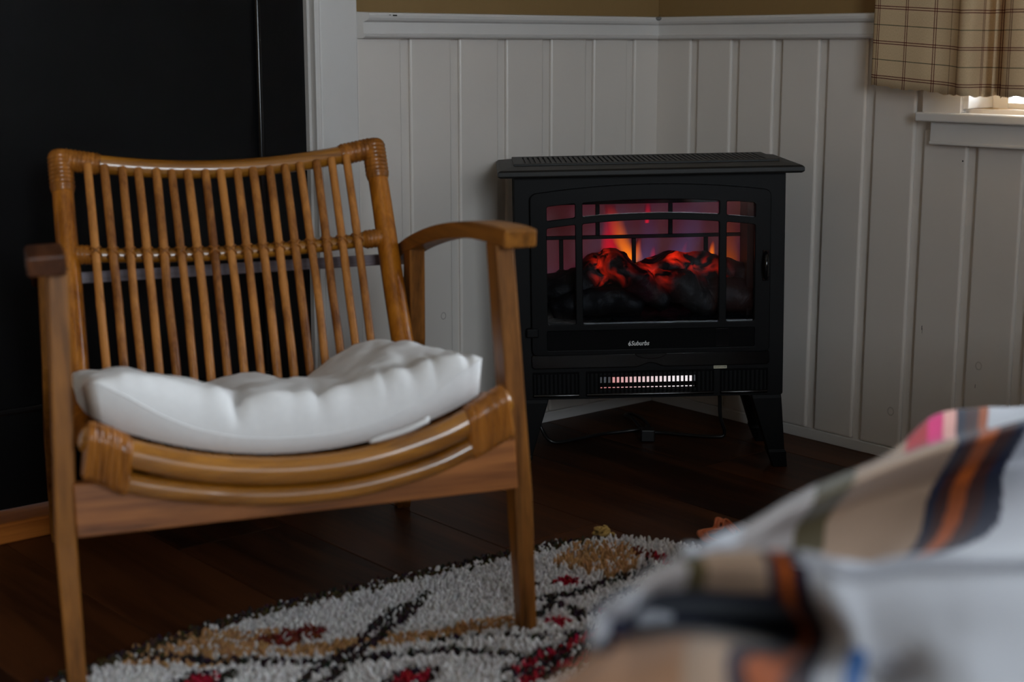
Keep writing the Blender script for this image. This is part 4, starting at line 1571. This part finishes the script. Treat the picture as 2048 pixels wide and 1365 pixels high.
for (cx, cy) in ((-1.008, -0.814), (-1.119, -0.930), (-1.042, -0.940)):
    paint_poly([(cx - 0.022, cy + 0.012), (cx - 0.004, cy - 0.020), (cx + 0.022, cy - 0.012), (cx + 0.010, cy + 0.016)], RD, 0.95)
paint_line([(-0.835, -0.785), (-0.838, -0.828), (-0.825, -0.860)], 0.024, BR, 0.7)
paint_line([(-0.838, -0.815), (-0.828, -0.851)], 0.016, RD, 0.7)
# dark border tufts along the far edge
far = seg_dist(P, RUG[:9])
m_ = (far < 0.032) & (rng.random(nT) < 0.75)
C[m_] = OL
m_ = (far < 0.016) & (rng.random(nT) < 0.6)
C[m_] = DK
C *= (0.82 + 0.36 * rng.random(nT))[:, None]
C = np.clip(C + (rng.random((nT, 3)) - 0.5) * 0.03, 0.003, 0.9)
H_ = 0.012 + 0.006 * rng.random(nT)
fluff = inside(P, [(-0.99, -0.74), (-0.88, -0.69), (-0.79, -0.73), (-0.74, -0.85), (-0.88, -0.84), (-0.96, -0.84)])
H_[fluff] *= 1.45
ang = rng.random(nT) * 6.283
lean_ = 0.003 + 0.006 * rng.random(nT)
dx, dy = np.cos(ang) * lean_ - 0.001, np.sin(ang) * lean_ - 0.003
# each tuft: tapered four-sided yarn end with a mid ring
r0 = 0.0030 + 0.0010 * rng.random(nT)
base = np.stack([P[:, 0] + 1.35, P[:, 1] + 1.2, np.full(nT, 0.004)], 1)
rot0 = rng.random(nT) * 6.283
ringsV = []
for (fz, fr, fl) in ((0.0, 1.0, 0.0), (0.6, 0.95, 0.45), (0.92, 0.55, 0.9)):
    for k in range(4):
        a = rot0 + k * math.pi / 2
        ringsV.append(np.stack([base[:, 0] + dx * fl + np.cos(a) * r0 * fr, base[:, 1] + dy * fl + np.sin(a) * r0 * fr, base[:, 2] + H_ * fz], 1))
ringsV.append(np.stack([base[:, 0] + dx * 1.1, base[:, 1] + dy * 1.1, base[:, 2] + H_], 1))
VV = np.stack(ringsV, 1).reshape(-1, 3)
tris = []
for l in range(2):
    for k in range(4):
        a, b = l * 4 + k, l * 4 + (k + 1) % 4
        tris += [(a, b, b + 4), (a, b + 4, a + 4)]
for k in range(4):
    tris.append((8 + k, 8 + (k + 1) % 4, 12))
tris = np.array(tris)
FF = (tris[None, :, :] + (np.arange(nT) * 13)[:, None, None]).reshape(-1, 3)
me = bpy.data.meshes.new('pile')
me.vertices.add(len(VV))
me.vertices.foreach_set('co', VV.astype(np.float32).ravel())
me.loops.add(len(FF) * 3)
me.loops.foreach_set('vertex_index', FF.astype(np.int32).ravel())
me.polygons.add(len(FF))
me.polygons.foreach_set('loop_start', (np.arange(len(FF)) * 3).astype(np.int32))
me.update(calc_edges=True)
at = me.color_attributes.new('Col', 'FLOAT_COLOR', 'POINT')
CC = np.concatenate([np.repeat(C, 13, axis=0), np.ones((nT * 13, 1))], 1).astype(np.float32)
at.data.foreach_set('color', CC.ravel())
me.materials.append(M['pile'])
me.polygons.foreach_set('use_smooth', np.ones(len(FF), bool))
pile = link(bpy.data.objects.new('pile', me), rug)
tag(pile, kind='stuff')

# yarn ends of the rug lying on the floor
def yarn(name, strands, r, mt):
    return merge(name, [tube_data(s, r, 6) for s in strands], mt, rug)


st_ = []
for i in range(22):
    a, b = rng.random() * 6.28, (rng.random() - 0.2) * 1.3
    c = Vector((0.545, 0.519, 0.014))
    d0 = Vector((math.cos(a) * math.cos(b), math.sin(a) * math.cos(b), math.sin(b)))
    d1 = Vector((-math.sin(a), math.cos(a), 0.4)).normalized()
    st_.append(catmull([c + d0 * 0.011 - d1 * 0.008, c + d0 * 0.015, c + d0 * 0.011 + d1 * 0.008], 4))
st_.append(catmull([(0.552, 0.512, 0.01), (0.562, 0.510, 0.015), (0.566, 0.508, 0.008), (0.566, 0.504, 0.002)], 4))
yarn('tassel', st_, 0.0022, M['yarn_y'])
st_ = []
c0 = Vector((0.690, 0.398, 0.004))
for i in range(7):
    o_ = Vector(((rng.random() - 0.5) * 0.014, (rng.random() - 0.5) * 0.014, rng.random() * 0.006))
    st_.append(catmull([c0 + o_ + Vector((0.010, -0.045, 0.0)), c0 + o_ + Vector((-0.026, -0.012, 0.004)), c0 + o_ + Vector((-0.018, 0.012, 0.010)), c0 + o_ + Vector((0.010, 0.004, 0.012)), c0 + o_ + Vector((0.026, 0.010, 0.020 + 0.006 * rng.random())), c0 + o_ + Vector((0.036, -0.012, 0.006))], 5))
yarn('tassel', st_, 0.0024, M['yarn_o'])

# ------------------------------------------------------------------ curtain and rod
plan = [(-0.622, -0.050), (-0.640, -0.055), (-0.700, -0.058), (-0.745, -0.062), (-0.785, -0.060), (-0.815, -0.068), (-0.838, -0.084), (-0.856, -0.080), (-0.860, -0.058), (-0.862, -0.036), (-0.880, -0.034), (-0.886, -0.052),
        (-0.894, -0.036), (-0.902, -0.034), (-0.912, -0.062), (-0.935, -0.074), (-0.960, -0.070), (-0.970, -0.045), (-0.978, -0.036), (-0.992, -0.050), (-1.005, -0.082), (-1.040, -0.076), (-1.055, -0.045), (-1.075, -0.040), (-1.090, -0.075), (-1.13, -0.078)]
pp = catmull([(b, a, 0) for a, b in plan], 5)
Ls = [0]
for a, b in zip(pp[:-1], pp[1:]):
    Ls.append(Ls[-1] + (b - a).length)
ZT = 1.93
NZ = 46
V, F, U = [], [], []
for j in range(NZ + 1):
    f = j / NZ
    for i, q in enumerate(pp):
        hem = 0.7405 - 0.015 * min(1, Ls[i] / 0.22) + 0.0012 * math.sin(Ls[i] * 210) + 0.0015 * math.sin(Ls[i] * 63)
        z = hem + (ZT - hem) * f
        gather = 1 - 0.25 * f
        sway = 0.004 * math.sin(3 * f + Ls[i] * 9) * (1 - f)
        V.append((q.x * (0.75 + 0.25 * gather) + sway * 0.5, -0.87 + (q.y + 0.87) * (1 - 0.02 * f), z))
        U.append((Ls[i], z - 0.7255 + 0.015 * (1 - f) * (min(1, Ls[i] / 0.22) - 1) + 0.004))
n = len(pp)
for j in range(NZ):
    for i in range(n - 1):
        F.append((j * n + i, j * n + i + 1, (j + 1) * n + i + 1, (j + 1) * n + i))
curtain = mesh_obj('plaid_curtain', V, F, M['curtain'], None, True, U)
sd = curtain.modifiers.new('cloth_thickness', 'SOLIDIFY')
sd.thickness = 0.0012
tag(curtain, 'tan linen curtain with wine-red plaid lines hanging at the window', 'curtain')
rod = empty('curtain_rod', (-0.055, -1.55, 1.94))
tag(rod, 'thin dark rod carrying the plaid curtain above the window', 'curtain rod')
tube('pole', [(0, -0.95, 0), (0, 0.95, 0)], 0.008, M['gloss_black'], rod, 10)
for yy in (-0.9, 0.9):
    box('bracket', -0.006, 0.064, yy - 0.006, yy + 0.006, -0.008, 0.008, M['gloss_black'], rod, 0.001)

# ------------------------------------------------------------------ bed with a striped blanket
bed = empty('bed', (-0.95, -2.45, 0))
tag(bed, 'low bed with a white sheet beneath the striped blanket', 'bed')
BED = [(-1.79, -1.80), (-1.33, -1.68), (-1.10, -1.565), (-0.20, -1.545), (-0.06, -1.60), (-0.06, -3.05), (-0.20, -3.12), (-1.85, -3.12), (-1.96, -3.02), (-2.00, -2.12), (-1.90, -1.92)]


def prism(name, poly, z0, z1, mt, parent, inset, bev, ox, oy):
    c = Vector((sum(q[0] for q in poly) / len(poly), sum(q[1] for q in poly) / len(poly)))
    bm = bmesh.new()
    pts = [Vector(q) + (c - Vector(q)).normalized() * inset for q in poly]
    lo = [bm.verts.new((q.x - ox, q.y - oy, z0)) for q in pts]
    hi = [bm.verts.new((q.x - ox, q.y - oy, z1)) for q in pts]
    bm.faces.new(lo)
    bm.faces.new(hi[::-1])
    for i in range(len(pts)):
        j = (i + 1) % len(pts)
        bm.faces.new((lo[i], hi[i], hi[j], lo[j]))
    bmesh.ops.recalc_face_normals(bm, faces=bm.faces)
    if bev:
        bmesh.ops.bevel(bm, geom=bm.edges[:], offset=bev, segments=4, affect='EDGES', profile=0.5)
    return bm_obj(name, bm, mt, parent, True)


prism('bed_base', BED, 0.0, 0.165, M['bed_base'], bed, 0.06, 0.008, -0.95, -2.45)
prism('mattress', BED, 0.165, 0.385, M['sheet'], bed, 0.02, 0.03, -0.95, -2.45)

BLANKET = [
    [(-1.712, -1.736, 0.461), (-1.627, -1.704, 0.450), (-1.531, -1.667, 0.442), (-1.459, -1.648, 0.440), (-1.319, -1.609, 0.430), (-1.130, -1.529, 0.427), (-1.020, -1.517, 0.417), (-0.915, -1.516, 0.402), (-0.709, -1.524, 0.374)],
    [(-1.747, -1.769, 0.476), (-1.672, -1.742, 0.466), (-1.579, -1.702, 0.459), (-1.507, -1.683, 0.457), (-1.386, -1.654, 0.451), (-1.232, -1.601, 0.434), (-1.161, -1.608, 0.435), (-1.068, -1.607, 0.432), (-0.877, -1.610, 0.422)],
    [(-1.785, -1.801, 0.489), (-1.711, -1.773, 0.476), (-1.628, -1.739, 0.468), (-1.564, -1.726, 0.467), (-1.445, -1.695, 0.460), (-1.340, -1.677, 0.457), (-1.265, -1.674, 0.455), (-1.184, -1.676, 0.456), (-0.989, -1.669, 0.447)],
    [(-1.776, -1.796, 0.485), (-1.691, -1.754, 0.461), (-1.596, -1.706, 0.440), (-1.522, -1.679, 0.425), (-1.403, -1.650, 0.411), (-1.298, -1.634, 0.400), (-1.218, -1.636, 0.395), (-1.144, -1.646, 0.392), (-0.978, -1.668, 0.382)],
    [(-1.789, -1.799, 0.480), (-1.721, -1.769, 0.460), (-1.655, -1.749, 0.440), (-1.598, -1.736, 0.421), (-1.533, -1.730, 0.397), (-1.467, -1.735, 0.389), (-1.410, -1.745, 0.381), (-1.339, -1.768, 0.367), (-1.222, -1.802, 0.356)],
    [(-1.882, -1.837, 0.496), (-1.842, -1.817, 0.497), (-1.808, -1.825, 0.502), (-1.785, -1.837, 0.503), (-1.763, -1.856, 0.502), (-1.748, -1.876, 0.499), (-1.732, -1.891, 0.493), (-1.684, -1.905, 0.494), (-1.606, -1.940, 0.484)],
    [(-1.902, -1.859, 0.504), (-1.869, -1.846, 0.505), (-1.834, -1.849, 0.505), (-1.811, -1.861, 0.505), (-1.787, -1.875, 0.504), (-1.768, -1.892, 0.501), (-1.753, -1.906, 0.496), (-1.705, -1.920, 0.495), (-1.633, -1.956, 0.487)],
    [(-1.896, -1.848, 0.487), (-1.855, -1.824, 0.483), (-1.810, -1.824, 0.474), (-1.785, -1.839, 0.470), (-1.780, -1.875, 0.478), (-1.791, -1.914, 0.495), (-1.774, -1.929, 0.492), (-1.740, -1.951, 0.493), (-1.676, -1.986, 0.488)],
    [(-1.910, -1.858, 0.479), (-1.831, -1.798, 0.454), (-1.763, -1.781, 0.432), (-1.730, -1.797, 0.425), (-1.750, -1.855, 0.443), (-1.803, -1.935, 0.479), (-1.796, -1.954, 0.479), (-1.771, -1.980, 0.487), (-1.721, -2.016, 0.485)],
    [(-1.957, -1.884, 0.485), (-1.924, -1.885, 0.485), (-1.891, -1.899, 0.487), (-1.865, -1.909, 0.479), (-1.842, -1.931, 0.469), (-1.834, -1.963, 0.474), (-1.804, -1.965, 0.462), (-1.817, -2.014, 0.489), (-1.765, -2.045, 0.484)],
    [(-2.013, -1.915, 0.490), (-1.984, -1.939, 0.492), (-1.952, -1.953, 0.489), (-1.926, -1.963, 0.483), (-1.910, -1.990, 0.483), (-1.899, -2.012, 0.487), (-1.874, -2.021, 0.483), (-1.865, -2.052, 0.491), (-1.817, -2.081, 0.487)],
    [(-2.098, -1.978, 0.483), (-2.065, -2.006, 0.483), (-2.035, -2.031, 0.483), (-2.018, -2.045, 0.483), (-2.006, -2.068, 0.488), (-1.986, -2.084, 0.488), (-1.970, -2.098, 0.488), (-1.957, -2.121, 0.493), (-1.917, -2.155, 0.493)],
]
# weave coordinate along each row (which stripe lies where)
SROW = [
    [0.00, 0.10, 0.20, 0.30, 0.42, 0.62, 0.78, 0.90, 1.20],
    [0.00, 0.10, 0.20, 0.30, 0.42, 0.62, 0.78, 0.90, 1.20],
    [0.00, 0.10, 0.20, 0.30, 0.42, 0.62, 0.78, 0.90, 1.20],
    [0.02, 0.12, 0.22, 0.31, 0.45, 0.66, 0.82, 0.94, 1.22],
    [0.05, 0.16, 0.27, 0.34, 0.50, 0.70, 0.86, 0.98, 1.25],
    [0.08, 0.16, 0.33, 0.52, 0.80, 0.96, 1.05, 1.25, 1.50],
    [0.08, 0.16, 0.33, 0.52, 0.80, 0.96, 1.05, 1.25, 1.50],
    [0.08, 0.16, 0.33, 0.52, 0.80, 0.96, 1.05, 1.25, 1.50],
    [0.08, 0.16, 0.33, 0.52, 0.74, 0.98, 1.08, 1.26, 1.50],
    [0.06, 0.15, 0.50, 0.74, 0.84, 1.02, 1.10, 1.28, 1.50],
    [0.06, 0.15, 0.50, 0.74, 0.86, 1.02, 1.10, 1.28, 1.50],
    [0.06, 0.15, 0.50, 0.74, 0.86, 1.02, 1.10, 1.28, 1.50],
]
SROW = [list(q) for q in SROW]
# the blanket goes on over the mattress towards the pillow end
for i_, (r_, s_) in enumerate(zip(BLANKET, SROW)):
    f_ = min(1.0, max(0.0, (i_ - 3) / 4))
    r_[:] = [(a, b, max(c, 0.400)) for (a, b, c) in r_]
    a, b, c = r_[-1]
    for q in (1, 2):
        r_.append((a + (0.26 - 0.02 * f_) * q, b - 0.12 * f_ * q, max(0.397, c - 0.035 * q + (0.012 if (i_ + q) % 3 == 0 else 0))))
        s_.append(s_[-1] + 0.35)
# hanging far side and hanging foot end
hang = [(a, b + 0.035, 0.12) for (a, b, c) in BLANKET[0]]
BLANKET = [hang, [(a, b + 0.022, c - 0.07) for (a, b, c) in BLANKET[0]]] + BLANKET
SROW = [SROW[0], SROW[0]] + SROW
for r_, s_ in zip(BLANKET, SROW):
    a, b, c = r_[0]
    r_.insert(0, (a - 0.012, b + 0.016, c - 0.035))
    r_.insert(0, (a - 0.020, b + 0.022, max(0.10, c - 0.30)))
idx_s = [[s_[0] - 0.2, s_[0] - 0.03] + s_ for s_ in SROW]


def spline_rows(rows, n):
    """resample each row smoothly"""
    return [catmull(r_, n) for r_ in rows]


NUc, NVc = 30, 16
rows4 = []
for r_, s_ in zip(BLANKET, idx_s):
    cc = catmull(r_, NUc)
    ss = [v.x for v in catmull([(v, 0, 0) for v in s_], NUc)]
    rows4.append((cc, ss))
ncol = len(rows4[0][0])
cols = []
for k in range(ncol):
    cc = catmull([r_[0][k] for r_ in rows4], NVc)
    ss = [v.x for v in catmull([(r_[1][k], i, 0) for i, r_ in enumerate(rows4)], NVc)]
    tt_ = [v.y for v in catmull([(r_[1][k], i, 0) for i, r_ in enumerate(rows4)], NVc)]
    cols.append((cc, ss, tt_))
nrow = len(cols[0][0])
V, F, CV = [], [], []
BEI = s2l((140, 116, 97)); NAV = s2l((26, 28, 46)); BRO = s2l((54, 24, 20)); ORA = s2l((140, 66, 20)); OLI = s2l((70, 60, 36)); BLU = s2l((34, 78, 130)); MAG = s2l((190, 30, 100)); REDD = s2l((140, 24, 32)); PIN = s2l((206, 150, 140)); GOL = s2l((140, 98, 50)); WHI = s2l((166, 166, 172))
stops = [(-1, WHI), (0.10, s2l((146, 138, 136))), (0.285, OLI), (0.36, BEI), (0.70, NAV), (0.735, BRO), (0.775, ORA), (0.825, BRO), (0.865, NAV), (0.90, WHI), (1.46, WHI)]  # grey and beige bands have the ridge face's shade put into their colour


def stripe(s, t):
    c = stops[0][1]
    for (p_, q) in stops:
        if s >= p_:
            c = q
    if t < 4.0:        # far fold: another band of the weave
        for (a, b, q) in ((0.50, 0.60, REDD), (0.60, 0.66, MAG), (0.66, 0.70, PIN), (0.80, 0.9, WHI), (0.90, 1.4, PIN)):
            if a <= s < b and t < 3.4:
                c = q
    if t > 10.2 and 1.0 < s < 1.05:
        c = BLU
    if 8.75 < t < 10.3 and s < 0.70:  # navy stripe, with the fold's shadow put into its colour
        c = NAV
    if t > 10.3 and s < 0.45:
        c = GOL if s < 0.0 else s2l((138, 100, 72))
    return c


for k in range(ncol):
    cc, ss, tt_ = cols[k]
    for r_ in range(nrow):
        V.append(cc[r_])
        CV.append(stripe(ss[r_], tt_[r_]))
for k in range(ncol - 1):
    for r_ in range(nrow - 1):
        a = k * nrow + r_
        F.append((a, a + 1, a + nrow + 1, a + nrow))
blanket = mesh_obj('striped_blanket', V, F, M['blanket'], None, True)
at = blanket.data.color_attributes.new('Col', 'FLOAT_COLOR', 'POINT')
for i, c in enumerate(CV):
    at.data[i].color = c
sd = blanket.modifiers.new('cloth_thickness', 'SOLIDIFY')
sd.thickness = 0.005
sd.offset = -1
tag(blanket, 'rumpled off-white woven blanket with coloured stripes on the bed', 'blanket')

# ------------------------------------------------------------------ small marks on the painted boards
M['knot'] = simple('knot_under_paint', s2l((188, 180, 173)), 0.4, noise_amt=0.02)
M['mark'] = simple('dark_chip', s2l((44, 42, 40)), 0.7)


def flat_ring(name, c, axis, r0, r1, mt, parent, seg=20, sz=1.15):
    V, F = [], []
    for k in range(seg):
        a = 2 * math.pi * k / seg
        for (r, d) in ((r1, 0.0), (r1, -0.0003), (r0, -0.0003), (r0, 0.0)):
            u, v = math.cos(a) * r, math.sin(a) * r * sz
            V.append((c[0] + d, c[1] + u, c[2] + v) if axis == 1 else (c[0] + u, c[1] + d, c[2] + v))
    for k in range(seg):
        k2 = (k + 1) % seg
        for j in range(4):
            j2 = (j + 1) % 4
            F.append((k * 4 + j, k * 4 + j2, k2 * 4 + j2, k2 * 4 + j))
    return mesh_obj(name, V, F, mt, parent)


flat_ring('knot', (0.0, -0.861, 0.221), 1, 0.0050, 0.0075, M['knot'], wall_right)
flat_ring('knot', (0.0, -0.668, 0.097), 1, 0.0055, 0.0082, M['knot'], wall_right)
flat_ring('knot', (-0.611, 0.0, 0.270), 0, 0.0048, 0.0070, M['knot'], wall_left)
flat_ring('nail_hole', (0.0, -0.8015, 0.603), 1, 0.0002, 0.0017, M['mark'], wall_right, 10, 1.0)
for (yy, zz, w, h) in ((-0.731, 0.276, 0.0012, 0.0040), (-0.7318, 0.270, 0.0006, 0.0050), (-0.856, 0.181, 0.0008, 0.0035)):
    box('scratch', -0.0003, 0.0, yy - w / 2, yy + w / 2, zz - h, zz + h, M['mark'], wall_right)
for (xx, zz, w, h) in ((-0.7405, 0.8720, 0.0050, 0.0013), (-0.7520, 0.8725, 0.0020, 0.0006)):
    box('paint_chip', xx - w, xx + w, -0.0254, -0.0245, zz - h, zz + h, M['mark'], bpy.data.objects['trim_1'])
